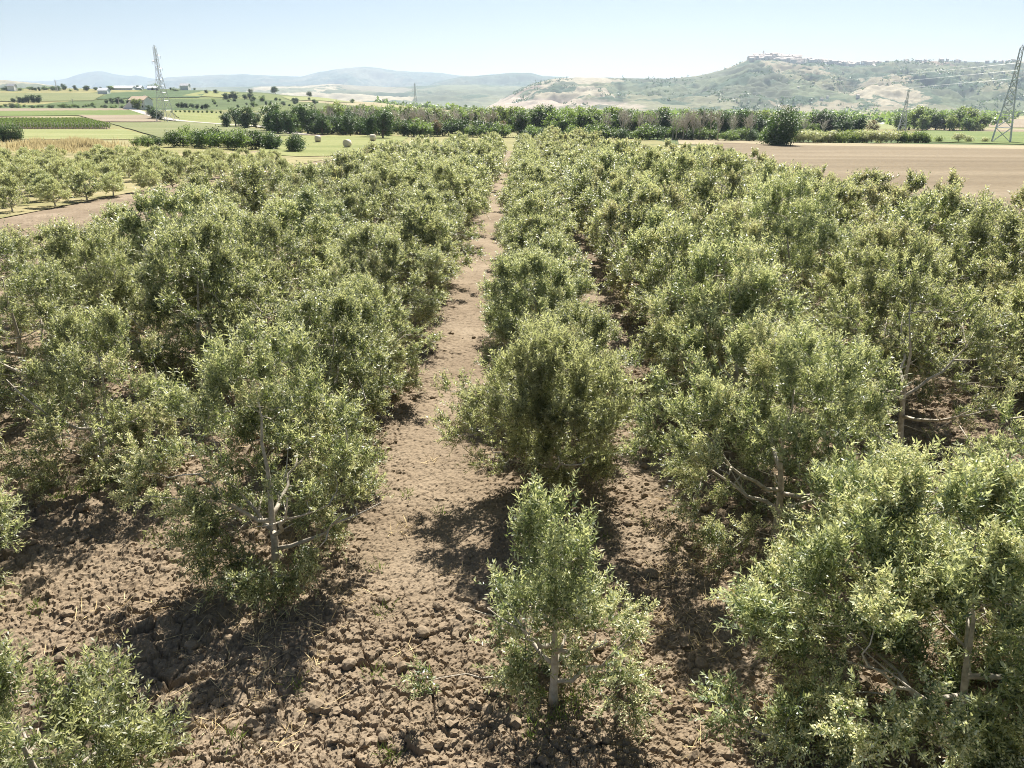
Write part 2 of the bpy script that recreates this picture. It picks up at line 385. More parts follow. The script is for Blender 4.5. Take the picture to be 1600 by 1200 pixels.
# ---------------------------------------------------------------- ground and terrain
def grid_faces(n, m, wrap=False):
    i = np.arange(n-1)[:, None]*m; j = np.arange(m-1)[None]
    return np.stack([i+j, i+j+1, i+m+j+1, i+m+j], -1).reshape(-1, 4)

def polar_sheet(name, a0, a1, na, r0, r1, nr, fz, mt):
    a = np.linspace(a0, a1, na); r = np.geomspace(r0, r1, nr)
    Rr, Aa = np.meshgrid(r, a, indexing='ij'); x = Rr*np.sin(Aa); y = Rr*np.cos(Aa)
    V = np.stack([x, y, fz(x, y)], -1).reshape(-1, 3)
    return obj(name, mesh_np(name, V, grid_faces(nr, na), mt, smooth=name != "soil"))

def in_orchard(x, y):   # soil sheet lies just above this zone
    return (np.hypot(x, y) < 128) & (x > -36) & (x < 27) & (y > -4)
def ground_z(x, y):
    z = height(x, y)
    r = np.hypot(x, y)
    dip = np.clip((170-r)/20, 0, 1)*np.clip((x+54)/6, 0, 1)*np.clip((30-x)/6, 0, 1)
    return z - .35*dip + .02
g = polar_sheet("ground", -math.pi, math.pi, 721, 1.0, 15000, 240, ground_z, M['ground'])
tag(g, kind='structure')

LANE = -1.72
def soil_z(x, y):
    z = height(x, y)
    r = np.hypot(x, y)
    lane = np.clip(1.7-np.abs(x-LANE-.12*np.sin(y*.3)), 0, 1)
    lane2 = np.clip(1.2-np.abs(x-2.9), 0, 1)
    smoothness = np.clip(lane*np.clip((y-8.5)/4, 0.1, 1) + .5*lane2*np.clip((y-9)/4, 0, 1), 0, 1)*.84
    rough = 1-.85*smoothness
    wx = x+.13*(fbm(x*6, y*6, 4, 11)-.47); wy = y+.13*(fbm(x*6, y*6, 4, 31)-.47)
    big = fbm(x*.9, y*.9, 3, 5)-.45
    am = .35+1.0*np.clip(fbm(x*.5, y*.5, 2, 77)*1.6-.4, 0, 1)
    c = clods(wx, wy, .34, 3)*am*.25 + 1.1*plates(wx, wy, .36, 141)*am*am + .95*plates(wx, wy, .13, 41)
    c2 = plates(wx, wy, .065, 91)
    cr = np.clip(cracks(wx, wy, .22, 61)/.16, 0, 1)*.028 + np.clip(cracks(wx, wy, .1, 67)/.2, 0, 1)*.010
    fade = np.clip(1.25-r/90, .15, 1)
    h = rough*(.66*c+.55*c2) + (1-rough)*cr + rough*.10*big + .012*fbm(x*14, y*14, 3, 8)
    edge = np.clip((x+52)/3, 0, 1)*np.clip((29-x)/3, 0, 1)*np.clip((166-r)/8, 0, 1)
    return z + edge*(h*fade*np.clip((x+40)/5, 0, 1)-.03) - (1-edge)*.45
polar = polar_sheet("soil", R(-50), R(50), 760, 4.6, 172, 1500, soil_z, M['soil'])
tag(polar, kind='structure')

def field(name, pts, mt, lift=.12, n=26, world_pts=False, smooth=True):
    """A field sheet: four corners given in photo pixels (cast on to the terrain) or metres."""
    P = np.array(pts if world_pts else [hit(*p) for p in pts], float)
    u, v = np.meshgrid(np.linspace(0, 1, n), np.linspace(0, 1, n), indexing='ij')
    X = sum(w[..., None]*p for w, p in zip(((1-u)*(1-v), u*(1-v), u*v, (1-u)*v), P))
    wob = 1.2*np.stack([fbm(X[..., 0]*.05, X[..., 1]*.05, 3, 3)-.45, fbm(X[..., 0]*.05, X[..., 1]*.05, 3, 9)-.45], -1)*4
    X = X+wob*(.4 if not world_pts else .25)
    V = np.concatenate([X, (height(X[..., 0], X[..., 1])+lift)[..., None]], -1).reshape(-1, 3)
    f = grid_faces(n, n)
    a, b, c = V[f[0][0]], V[f[0][1]], V[f[0][2]]
    if np.cross(b-a, c-a)[2] < 0: f = f[:, ::-1]
    return tag(obj(name, mesh_np(name, V, f, mt, smooth=smooth)), kind='structure')

field("field_verge", [(1060, 217), (1900, 232), (1900, 242), (1060, 226)], M['f_stubble'], .10)
field("brown_field", [(1116, 223.5), (1900, 239), (3300, 520), (1360, 420)], M['f_brown'], .16, 60)
field("green_field", [(1440, 204), (1900, 210), (1900, 234), (1440, 222)], M['f_green'], .2)
field("pale_field", [(1330, 182), (1440, 183), (1440, 202), (1330, 202)], M['f_lightgreen'], .2)
field("pale_field", [(1545, 186), (1900, 190), (1900, 203), (1545, 199)], M['f_pinkish'], .2)
field("hay_field", [(440, 212), (640, 214), (600, 243), (400, 243)], M['f_yellow'], .14)
field("bare_field", [(300, 193), (440, 206), (520, 214), (430, 210)], M['f_pinkish'], .2)
field("dry_verge", [(-200, 214), (215, 214), (215, 243), (-200, 243)], M['f_dry'], .12)
field("pale_green_field", [(-200, 203), (190, 203), (262, 219), (-200, 219)], M['f_lightgreen'], .22)
field("olive_green_field", [(172, 193), (330, 190), (470, 212), (262, 219)], M['f_olivegreen'], .26)
field("vineyard_soil", [(-200, 186), (150, 186), (176, 204), (-200, 204)], M['f_brown'], .2)
field("bare_field", [(120, 180), (235, 180), (255, 191), (160, 191)], M['f_pinkish'], .3)
field("green_field", [(-200, 177), (210, 172), (232, 180), (-200, 185)], M['f_green'], .3)
field("bare_field", [(-200, 170), (190, 170), (205, 173), (-200, 176)], M['f_pinkish'], .3)
field("yellow_field", [(268, 175), (345, 177), (350, 195), (285, 190)], M['f_yellow'], .3)
field("dark_green_field", [(170, 146), (330, 142), (310, 153), (150, 156)], M['f_darkgreen'], .5)
field("pale_green_field", [(-200, 147), (165, 146), (145, 158), (-200, 161)], M['f_olivegreen'], .5)
field("yellow_field", [(285, 150), (330, 142.5), (430, 146), (400, 154)], M['f_yellow'], .55)
field("pale_field", [(440, 151), (520, 155), (560, 161), (455, 158)], M['f_lightgreen'], .5)
field("orchard_floor", [(-112, 50), (-38.7, 50), (-31, 136), (-112, 136)], M['f_dry'], .05, 30, True)
def road(name, px, width, mt, lift=.35):
    P = np.array([hit(*p) for p in px]); t = np.linspace(0, len(P)-1, 60)
    X = np.stack([np.interp(t, np.arange(len(P)), P[:, k]) for k in (0, 1)], -1)
    for _ in range(3): X[1:-1] = (X[:-2]+X[1:-1]*2+X[2:])/4
    T = unit(np.gradient(X, axis=0)); Nn = np.stack([-T[:, 1], T[:, 0]], -1)
    V = []
    for s in (-1, -.3, .3, 1):
        Q = X+Nn*width*.5*s; V.append(np.c_[Q, height(Q[:, 0], Q[:, 1])+lift])
    V = np.stack(V, 1).reshape(-1, 3); f = grid_faces(60, 4)
    return tag(obj(name, mesh_np(name, V, f[:, ::-1], mt, smooth=True)), kind='structure')
road("track", [(192, 167), (215, 174), (240, 182), (268, 188), (310, 192), (360, 196), (405, 198), (440, 204), (470, 212)], 5, M['track'])

def hill_range(name, prof, Yr, Yf, Yb, mt, amp, seed, na=420, nr=70, zb=-16, power=1.0, nscale=1.0):
    px = np.linspace(prof[0][0], prof[-1][0], na)
    py = np.interp(px, [p[0] for p in prof], [p[1] for p in prof])
    for _ in range(2): py[1:-1] = (py[:-2]+2*py[1:-1]+py[2:])/4
    D = np.stack([at(a, b, Yr) for a, b in zip(px, py)])         # ridge points
    D[:, 2] += Yr*.0009*(fbm(D[:, 0]/Yr*90, D[:, 0]*0, 4, seed)-.47)
    ts = np.concatenate([np.linspace(Yf, Yr, nr), np.linspace(Yr, Yb, nr//2)[1:]])
    V = np.zeros((len(ts), na, 3))
    for i, Y in enumerate(ts):
        x = D[:, 0]*Y/Yr; V[i, :, 0] = x; V[i, :, 1] = Y
        u = (Y-Yf)/(Yr-Yf) if Y <= Yr else 1-(Y-Yr)/(Yb-Yr)
        k = 14*nscale/(Yr-Yf)
        nz = 1-2*np.abs(fbm(x*k*.5, np.full(na, Y*k*.35), 5, seed+3)-.48)*2
        s = u**power
        env = math.sin(math.pi*min(max(u, 0), 1))**.8
        V[i, :, 2] = zb+(D[:, 2]-zb)*np.clip(s+env*amp*(nz-.75), 0, 1.0 if Y <= Yr else 1)
        if Y == Yr: V[i, :, 2] = D[:, 2]
    f = grid_faces(len(ts), na)[:, ::-1]
    o = tag(obj(name, mesh_np(name, V.reshape(-1, 3), f[:, ::-1], mt, smooth=True)), kind='structure')
    return V
hill_range("mountains", [(-400,130),(-100,131),(0,129),(40,127),(80,127),(105,122),(122,116),(140,112),(160,111.5),(175,115),(200,119),(215,118),(240,123),(260,124),(300,121),(350,118),(400,120),(440,124),(480,126),(560,128)], 11000, 8000, 14000, M['mountain'], .25, 21)
hill_range("mountains", [(230,127),(262,121),(330,117),(380,116),(420,118),(470,120),(500,112),(540,106.5),(568,104),(590,106),(620,110.5),(640,112),(690,114),(720,118),(760,121),(800,124),(900,135)], 9500, 6800, 12000, M['mountain'], .25, 22)
hill_range("hills", [(640,150),(680,128),(720,120),(760,117),(800,113.5),(830,114),(850,119),(880,120),(930,128),(1000,140)], 7000, 5000, 9000, M['mountain'], .3, 24)
hill_range("hills", [(150,146),(260,139),(330,136),(420,135),(480,134),(520,131),(560,134),(620,136),(680,133),(740,132),(800,134),(860,136),(940,146)], 5200, 3000, 6800, M['midhill'], .35, 25)
hill_range("hills", [(-500,120),(-200,122),(0,124.5),(40,128),(80,133),(120,139),(160,147)], 3600, 2600, 4600, M['midhill'], .3, 26)
HV = hill_range("hills", [(760,166),(800,146),(830,131),(860,123.5),(900,120.5),(960,121.5),(1010,122.5),(1050,122.5),(1090,118.5),(1130,109),(1155,99),(1172,91.5),(1210,90),(1250,93),(1290,97),(1330,101),(1360,98),(1400,95),(1450,95.5),(1500,95.5),(1560,98),(1600,96),(1660,97),(1800,100),(2100,110)], 3500, 2150, 4600, M['hill'], .28, 27, 640, 110, nscale=1.5, power=.92)

# ---------------------------------------------------------------- trees
def bez(a, b, c, n):
    t = np.linspace(0, 1, n)[:, None]; return a*(1-t)**2+2*b*t*(1-t)+c*t*t

def olive_meshes(seed, h=4.2, rad=1.8, ncl=170, ntw=14, nodes=12, L=.078, W=.022, tw=.36, mt='olive', bloom=0.0,
                 prof=((.08,.55),(.2,.88),(.4,1),(.6,.95),(.78,.74),(.92,.45),(1,.2)), zlo=.13, lean=.12, limbs=5,
                 shell=.25, stem_r=.075, clump=.3, opening=0.0, tips=.5, open_z=(.1,.72)):
    r = np.random.default_rng(seed); wood = MB()
    zf = r.uniform(.17, .25)*h
    la = r.uniform(0, 2*math.pi); ld = np.array([math.cos(la), math.sin(la), 0])*lean*h
    n = 9; t = np.linspace(0, 1, n)
    lead = np.stack([ld[0]*t**1.4+.07*np.cumsum(r.normal(0, .6, n))*t, ld[1]*t**1.4+.07*np.cumsum(r.normal(0, .6, n))*t, t*h*.82-.08], -1)
    wood.tube(lead, np.interp(t, [0, .06, .25, .6, 1], [stem_r*1.5, stem_r*1.15, stem_r*.9, stem_r*.5, stem_r*.14]), 8)
    nodes_p = [lead[3:]]
    for k in range(limbs):
        az = k*2*math.pi/limbs+r.uniform(-.4, .4); s = r.uniform(.2, .5)
        a = np.array([np.interp(s, t, lead[:, q]) for q in range(3)])
        ln = rad*r.uniform(.6, .85); up = h*r.uniform(.12, .36)
        d = np.array([math.cos(az), math.sin(az), 0])
        c = a+d*ln+np.array([0, 0, up]); b = a+d*ln*.62+np.array([0, 0, up*.25])
        Pb = bez(a, b, c, 7); Pb[1:-1] += r.normal(0, .035, (5, 3))
        wood.tube(Pb, np.linspace(stem_r*.62, stem_r*.16, 7), 6); nodes_p.append(Pb[2:])
        for q in range(2):   # side limbs
            i = r.integers(2, 6); a2 = Pb[i]; az2 = az+r.uniform(.5, 1.1)*(1 if q else -1)
            d2 = np.array([math.cos(az2), math.sin(az2), r.uniform(.2, .9)]); c2 = a2+d2*ln*r.uniform(.35, .6)
            P2 = bez(a2, (a2+c2)/2+np.array([0, 0, -.06]), c2, 5); wood.tube(P2, np.linspace(stem_r*.3, stem_r*.1, 5), 5); nodes_p.append(P2[1:])
    NP = np.concatenate(nodes_p)
    # clusters of shoots inside the crown envelope
    ph = r.uniform(0, 6.28, 4); cl = []
    pz, pr = zip(*prof)
    tries = 0
    while len(cl) < ncl and tries < ncl*40:
        tries += 1
        tz = r.uniform(zlo, 1.0); f = np.interp(tz, pz, pr)
        if r.uniform() > f**.9+.05: continue
        az = r.uniform(0, 2*math.pi)
        rr = rad*.86*f*(1+.22*math.sin(2*az+ph[0]+tz*3)+.2*math.sin(3*az+ph[1]-tz*5)+.16*math.sin(5*az+ph[2]+tz*9))*(1.18 if r.uniform() < .1 else 1)
        q = rr*math.sqrt(r.uniform(shell, 1))
        if opening and open_z[0] < tz < open_z[1] and abs((az-4.71+3.1416) % 6.2832-3.1416) < opening*(1.3-.5*q/rad): continue
        cl.append((math.cos(az)*q+ld[0]*tz**1.4, math.sin(az)*q+ld[1]*tz**1.4, tz*h))
    cl = np.array(cl)
    keep = fbm(cl[:, 0]*1.1+seed, cl[:, 1]*1.1+cl[:, 2]*1.3, 2, seed) > .27      # holes in the crown
    cl = cl[keep]
    pool = NP.copy()
    order = np.argsort([np.min(np.linalg.norm(NP-c, axis=1)) for c in cl])
    for c in cl[order]:
        d = np.linalg.norm(pool-c, axis=1)+np.where(pool[:, 2] > c[2]+.15, .9, 0)
        a = pool[np.argmin(d)]; dv = c-a; dl = np.linalg.norm(dv)
        out_ = np.array([c[0], c[1], 0])*.12
        mid = (a+c)/2+out_*.5+np.array([0, 0, -.12*dl])+r.normal(0, .12*dl+.01, 3)
        Pb = bez(a, mid, c, 5); Pb[1:-1] += r.normal(0, .012+.02*dl, (3, 3))
        wood.tube(Pb, np.linspace(.010+.008*min(dl, 1), .004, 5), 4, cap=False)
        pool = np.concatenate([pool, Pb[2:]])
    # twigs
    T = len(cl)*ntw; cc = np.repeat(cl, ntw, 0)
    O = cc+r.normal(0, clump*.3, (T, 3))
    ax = np.stack([ld[0]*(cc[:, 2]/h)**1.4, ld[1]*(cc[:, 2]/h)**1.4, np.full(T, h*.3)], -1)
    outw = unit(cc-ax)
    d = unit(outw*.75+np.array([0, 0, .5])+r.normal(0, .55, (T, 3)))
    ln = tw*r.uniform(.55, 1.35, T)
    topm = cc[:, 2] > h*.75
    d[topm] = unit(d[topm]+np.array([0, 0, .8])); ln[topm] *= 1.15
    s = (np.arange(nodes)+.6)/nodes
    Pn = O[:, None]+d[:, None]*(ln[:, None]*s)[..., None]
    Pn[..., 2] -= .25*ln[:, None]*s**2*np.clip(1-d[:, None, 2], 0, 1)
    per = unit(np.cross(d, r.normal(0, 1, (T, 3)))); per2 = np.cross(d, per)
    leafP, leafD = [], []
    al = (np.arange(nodes) % 2)[None, :, None]
    e1 = per[:, None]*(1-al)+per2[:, None]*al
    for sg in (-1, 1):
        leafP.append(Pn); leafD.append(d[:, None]*.75+sg*e1*.75+r.normal(0, .28, Pn.shape))
    P = np.concatenate(leafP).reshape(-1, 3); Dd = np.concatenate(leafD).reshape(-1, 3)
    nn = np.array([0, .25, 1.])+r.normal(0, .7, P.shape)
    sc = r.uniform(.7, 1.25, len(P))
    V, Q = leaf_quads(P, Dd, nn, L*sc, W*sc)
    tipm = np.broadcast_to(s[None] > 1-tips*r.uniform(.3, 1.5, (T, 1)), (T, nodes)).ravel()
    mi = np.where(np.concatenate([tipm, tipm]), 2, 0)
    if bloom > 0:
        bm = fbm(cl[:, 0]*1.2, cl[:, 1]*1.2+cl[:, 2], 2, seed+5)
        sel = np.repeat(bm > np.quantile(bm, 1-bloom), ntw) & (r.uniform(size=T) < .8)
        nb = 34
        tt = r.uniform(.25, 1.0, (sel.sum(), nb))
        B = (O[sel][:, None]+d[sel][:, None]*(ln[sel][:, None]*tt)[..., None]).reshape(-1, 3)
        B = B+r.normal(0, .022, B.shape)
        V2, Q2 = leaf_quads(B, r.normal(0, 1, B.shape), r.normal(0, 1, B.shape)+np.array([0, 0, .8]), L*.34*r.uniform(.7, 1.3, len(B)), L*.3)
        Q = np.concatenate([Q, Q2+len(V)]); V = np.concatenate([V, V2]); mi = np.concatenate([mi, np.ones(len(Q2), int)])
    crown = mesh_np("crown", V, Q, [M[mt], M['blossom'], M['olive_pale']], mi)
    return wood.mesh("trunk", M['bark'], True), crown

def plant(name, meshes, x, y, rz, s, label, cat, group=None, sink=0.0, parts=('trunk', 'crown')):
    t = empty(name, (x, y, hz(x, y)-sink), rz, s)
    for nm, me in zip(parts, meshes): obj(nm, me, t)
    return tag(t, label, cat, group)

def in_view(x, y, h, margin):
    rel = np.array([x, y, hz(x, y)-CAMZ])
    for z in (0, h):
        X, Y, Z = rel[0], rel[1], rel[2]+z
        xr = X*cyw+Y*syw; yr = -X*syw+Y*cyw
        dep = yr*cp-Z*sp_; up = yr*sp_+Z*cp
        if dep < 1: continue
        px = CX+F*xr/dep; py = CY-F*up/dep; mg = margin*F/dep
        if -mg < px < 1600+mg and -mg < py < 1200+mg: return True
    return False

CONE = ((.08,.45),(.2,.9),(.35,1),(.5,.75),(.66,.55),(.82,.35),(.95,.2),(1,.1))
# --- trees of the foreground, each its own shape
near = [
 # x, y, h, rad, seed, kwargs, label
 (.52, 8.2, 3.35, 1.4, 131, dict(ncl=88, ntw=15, prof=((.08,.7),(.25,1),(.42,.82),(.58,.55),(.8,.5),(1,.25)), zlo=.03, shell=.1, bloom=.22, opening=.3, open_z=(.16,.5), stem_r=.06, lean=.05), "narrow open olive tree standing alone nearest the camera in the middle row"),
 (.78, 14.3, 3.7, 1.95, 102, dict(ncl=250, ntw=19, zlo=.2, tips=.8, prof=((.18,.4),(.3,.7),(.5,1),(.72,.88),(.9,.5),(1,.25))), "dense full olive tree, second in the middle row, between the two dirt lanes"),
 (-4.3, 11.0, 4.35, 1.7, 103, dict(ncl=165, ntw=18, bloom=.12, shell=.2, zlo=.08, opening=.42, open_z=(.25,.8)), "tall olive tree with a pale bare trunk showing, nearest full tree left of the lane"),
 (-5.2, 6.0, 2.5, 1.1, 104, dict(ncl=150, ntw=14, zlo=.15), "low leafy olive tree cut off by the bottom left corner"),
 (-9.5, 9.7, 2.7, 1.1, 105, dict(ncl=120, ntw=14), "small olive tree showing only a few shoots at the left edge"),
 (-9.2, 14.5, 3.7, 1.8, 106, dict(ncl=160, ntw=18, bloom=.12, shell=.2, zlo=.1), "rounded olive tree over cloddy soil near the left edge with a dark trunk"),
 (5.7, 7.3, 3.9, 2.85, 107, dict(ncl=420, ntw=20, bloom=.5, L=.085, W=.024, zlo=.04, stem_r=.06), "large blossoming olive tree filling the bottom right corner"),
 (5.1, 12.6, 4.2, 2.4, 108, dict(ncl=235, ntw=21, bloom=.2, zlo=.06), "broad olive tree behind the big corner tree, right of the shaded lane"),
 (9.7, 11.3, 4.4, 2.4, 109, dict(ncl=200, ntw=14, bloom=.2, opening=.5, open_z=(.3,.9)), "olive tree with bare grey branches at the right edge above the corner tree"),
 (9.3, 16.3, 4.6, 2.3, 110, dict(ncl=150, ntw=14, bloom=.15, shell=.35, opening=.75, open_z=(.05,.85)), "olive tree with a long pale crooked trunk exposed, right side"),
]
placed = []
for x, y, h, rad, sd, kw, lab in near:
    ms = olive_meshes(sd, h, rad, **kw)
    plant("olive_tree", ms, x, y, 0, 1, lab, "olive tree", "olive trees of the main orchard", .03); placed.append((x, y))

VN = [olive_meshes(200+k, 4.3, 2.0, ncl=215, ntw=21, nodes=10, L=.085, W=.025, bloom=(0, .04, .1, .22, .32)[k], mt='olive') for k in range(5)]
VN += [olive_meshes(206, 4.7, 1.7, ncl=140, ntw=19, nodes=10, L=.08, W=.023, shell=.35, mt='olive'), olive_meshes(207, 3.9, 2.2, ncl=210, ntw=21, nodes=10, L=.085, W=.025, bloom=.15, mt='olive')]
VM = [olive_meshes(220+k, 4.2, 2.05, ncl=170, ntw=16, nodes=6, L=.125, W=.038, bloom=(0, .04, .1, .22, .32)[k], mt='olive') for k in range(5)]
VF = [olive_meshes(240+k, 3.6, 2.1, ncl=150, ntw=9, nodes=4, L=.2, W=.07, tw=.42, bloom=(0, 0, .1, .2, .3)[k]) for k in range(5)]
rows = [(-18.0, "outermost row on the left side"), (-13.8, "third row left of the dirt lane"), (-9.05, "second row left of the dirt lane"),
        (-4.45, "first row left of the dirt lane"), (.9, "middle row between the two dirt lanes"), (5.6, "first row right of the shaded lane"),
        (10.0, "second row right of the shaded lane"), (14.8, "third row right of the shaded lane"), (19.6, "outer row beside the brown field"),
        (24.3, "short far outer row beside the brown field")]
for ri, (X, rl) in enumerate(rows):
    y = {.9: 17.5, -4.45: 15.6, -9.05: 19.3, 5.6: 17.4, 10.0: 21.0}.get(X, 8.0+rng.uniform(0, 3))
    if X == 24.3: y = 70
    ymax = 150+(X*2.2 if X < 0 else -.9*X)
    if X > 12: ymax = 104
    while y < ymax:
        xx = X+rng.normal(0, .22)*(.35 if -5 < X < 1 else 1); yy = y+rng.normal(0, .3); y += 4.8
        if rng.uniform() < .035 and yy > 25: continue
        s = rng.uniform(.84, 1.04)
        if X == .9: s *= .93; y -= 1.6
        if X == -4.45: s *= 1+.06*min(1, max(0, (yy-26)/14))
        if X > 5: s *= 1.17 if yy < 45 or X < 12 else 1.0
        if -15 < X < -8: s *= 1.12
        if X == -18.0: s *= .94
        if not in_view(xx, yy, 4.4*s, 2.6): continue
        V_ = VN if yy < 26 else (VM if yy < 58 else VF)
        ms = V_[rng.integers(2, len(V_)) if X > 3 else rng.choice([0, 1, 2]+([5] if V_ is VN else []))]
        plant("olive_tree", ms, xx, yy, math.pi*rng.integers(0, 2)+rng.normal(0, .35), (s, s*(1.16 if yy < 22 else 1.3), s*(1.08 if X > 5 and yy < 40 else 1)*rng.uniform(.92, 1.06)*(1.06 if yy > 100 else 1)),
              "silvery green olive tree in the "+rl, "olive tree", "olive trees, "+rl, .03)

# --- second orchard beyond the strip on the left: smaller round trees on visible trunks
VY = [olive_meshes(260+k, 2.6, 1.65, ncl=110, ntw=9, nodes=4, L=.18, W=.065, tw=.36, zlo=.28, shell=.2, stem_r=.09,
                   prof=((.3,.6),(.45,1),(.65,1),(.85,.7),(1,.25)), mt='olive' if k % 2 else 'olive_pale') for k in range(4)]
for i in range(19):
    for j in range(22):
        y = 58+3.5*j; x = -39.5+.29*(y-58)-3.7*i
        if y > 78: x = -33.7-3.7*i
        x += rng.normal(0, .35); y += rng.normal(0, .4)
        if rng.uniform() < .08 or y > 105+.05*(-x-36) or not in_view(x, y, 2.6, 1.5): continue
        s = rng.uniform(.66, .92)
        front = i == 0
        plant("young_olive_tree", VY[rng.integers(4)], x, y, rng.uniform(0, 6.28), s,
              "small round olive tree in the front row of the left orchard beside the soil strip" if front else "small round olive tree in the back rows of the left orchard",
              "olive tree", "front row of the left orchard" if front else "back rows of the left orchard", .03)

# --- broadleaf trees
def broad_meshes(seed, h=8, rad=3.2, ncl=46, leaves=70, size=.42, mt='dark_leaf', zlo=.14, bark='dark_bark', lobes=5, spread=.17):
    r = np.random.default_rng(seed); wood = MB()
    n = 6; t = np.linspace(0, 1, n)
    lead = np.stack([np.cumsum(r.normal(0, .12, n))*t, np.cumsum(r.normal(0, .12, n))*t, t*h*.75-.15], -1)
    wood.tube(lead, np.linspace(.035*h, .006*h, n), 7)
    lob = []
    for k in range(lobes):
        az = r.uniform(0, 6.28); q = r.uniform(.2, .6)*rad; z = r.uniform(max(.3, zlo*2.2) if zlo > .1 else .2, .78)*h
        lob.append((math.cos(az)*q, math.sin(az)*q, z, r.uniform(.45, .7)*rad))
    lob.append((0, 0, h*.62, rad*.75))
    cl = []
    while len(cl) < ncl:
        a, b, c, q = lob[r.integers(len(lob))]
        v = unit(r.normal(0, 1, 3))*q*r.uniform(.55, 1)**.5
        p = np.array([a+v[0], b+v[1], c+v[2]*h/rad*.42])
        if p[2] > zlo*h and p[2] < h: cl.append(p)
    cl = np.array(cl)
    for c in cl[::2]:
        i = r.integers(1, n-1); a = lead[i]
        wood.tube(bez(a, (a+c)/2+np.array([0, 0, -.1*h*.3]), c, 4), np.linspace(.012*h, .003*h, 4), 4, cap=False)
    T = ncl*leaves; P = np.repeat(cl, leaves, 0)+r.normal(0, spread*rad, (T, 3))*np.array([1, 1, .8])
    out = unit(P-np.array([0, 0, h*.45]))
    nn = out*.6+np.array([0, 0, .7])+r.normal(0, .5, (T, 3))
    V, Q = leaf_quads(P, r.normal(0, 1, (T, 3))+out*.3, nn, size*r.uniform(.6, 1.3, T), size*.75*r.uniform(.6, 1.2, T))
    return wood.mesh("trunk", M[bark], True), mesh_np("crown", V, Q, M[mt])
def bare_meshes(seed, h=8, n=12):
    r = np.random.default_rng(seed); wood = MB(); tw = MB()
    t = np.linspace(0, 1, 7)
    lead = np.stack([np.cumsum(r.normal(0, .15, 7))*t, np.cumsum(r.normal(0, .15, 7))*t, t*h-.1], -1)
    wood.tube(lead, np.linspace(.026*h, .004*h, 7), 6)
    for k in range(n):
        s = r.uniform(.25, .85); a = np.array([np.interp(s, t, lead[:, q]) for q in range(3)])
        az = r.uniform(0, 6.28); l = h*(1-s)*r.uniform(.4, .75)
        c = a+np.array([math.cos(az)*l*.55, math.sin(az)*l*.55, l])
        P = bez(a, a*.5+c*.5+np.array([math.cos(az), math.sin(az), 0])*l*.15, c, 5); tw.tube(P, np.linspace(.011*h, .003*h, 5), 4)
        for q in range(4):
            b = P[r.integers(1, 5)]; e = b+np.array([r.normal(0, .09), r.normal(0, .09), r.uniform(.06, .2)])*h
            tw.tube([b, (b+e)/2+r.normal(0, .05, 3), e], [.0055*h, .004*h, .002*h], 3, cap=False)
    return wood.mesh("trunk", M['bare_bark'], True), tw.mesh("branches", M['bare_bark'], True)

BD = [broad_meshes(300+k, 8, 3.0, mt='dark_leaf', zlo=.06, ncl=54, lobes=7) for k in range(4)]
BM = [broad_meshes(310+k, 8, 2.8, mt='mid_leaf', zlo=.05, ncl=56, lobes=7) for k in range(4)]
BL = [broad_meshes(320+k, 8, 2.4, mt='light_leaf', lobes=8, zlo=.05, ncl=54) for k in range(3)]
BR = [broad_meshes(330, 8, 2.6, leaves=26, mt='russet_leaf')]
BB = [bare_meshes(340+k) for k in range(5)]
LOW = [broad_meshes(350+k, 4, 2.4, ncl=40, leaves=46, size=.32, mt='dark_leaf' if k % 2 else 'mid_leaf', zlo=.04, lobes=6) for k in range(4)]
PALEB = [broad_meshes(356+k, 3, 1.9, ncl=36, leaves=46, size=.26, mt='olive_pale' if k else 'light_leaf', zlo=.04, lobes=6) for k in range(3)]
def pxY(px, Y):      # world x of a photograph column at distance Y
    d = ray(px, 180); return d[0]*Y/d[1]
def tree_at(kind, px, Y, h, label, group, name="broadleaf_tree", cat="tree", base_h=8.0, squat=1.0):
    x = pxY(px, Y); s = h/base_h
    ms = kind[rng.integers(len(kind))]
    prt = ('trunk', 'branches') if kind is BB else ('trunk', 'crown')
    return plant(name, ms, x, Y, rng.uniform(0, 6.28), (s*squat, s*squat, s), label, cat, group, .05, prt)

# wood behind the orchard, from left to right
for px, Y, h in [(352,290,5.5),(366,300,7),(382,285,7.4),(398,292,6.2)]:
    tree_at(BD, px, Y, h, "dark green tree in the clump where the white track ends", "clump by the end of the track", squat=1.2)
for k in range(26):
    px = 415+k*7.5+rng.normal(0, 3); Y = rng.uniform(235, 280)-(px-415)*.12; h = rng.uniform(6.4, 8.8)*(1 if px < 480 else .86)
    tree_at(BD if rng.uniform() < .7 else BM, px, Y, h, "tall dark tree at the thick left end of the wood behind the orchard", "tall trees at the left end of the wood", squat=1.05)
for k in range(60):
    px = 500+k*12.2+rng.normal(0, 5); Y = rng.uniform(300, 335)
    tree_at(BM if rng.uniform() < .6 else BL, px, Y, rng.uniform(8.2, 10.2), "mid green tree in the back line of the wood behind the orchard", "back line of the wood", squat=1.15)
for k in range(34):
    px = 492+k*10+rng.normal(0, 4); Y = rng.uniform(234, 250)
    if 800 < px < 815: continue
    tree_at(LOW, px, Y, rng.uniform(3.6, 5.4), "low dark bushy tree along the front edge of the wood, left of the lane end", "front bushes of the wood", "bushy_tree", "tree", 4.0, 1.1)
for k in range(30):
    px = 818+k*13+rng.normal(0, 4); Y = rng.uniform(240, 285)
    tree_at(BD if rng.uniform() < .45 else (BM if rng.uniform() < .75 else BL), px, Y, rng.uniform(7.6, 9.8), "round green tree in the middle of the wood, right of the lane end", "right half of the wood", squat=1.1)
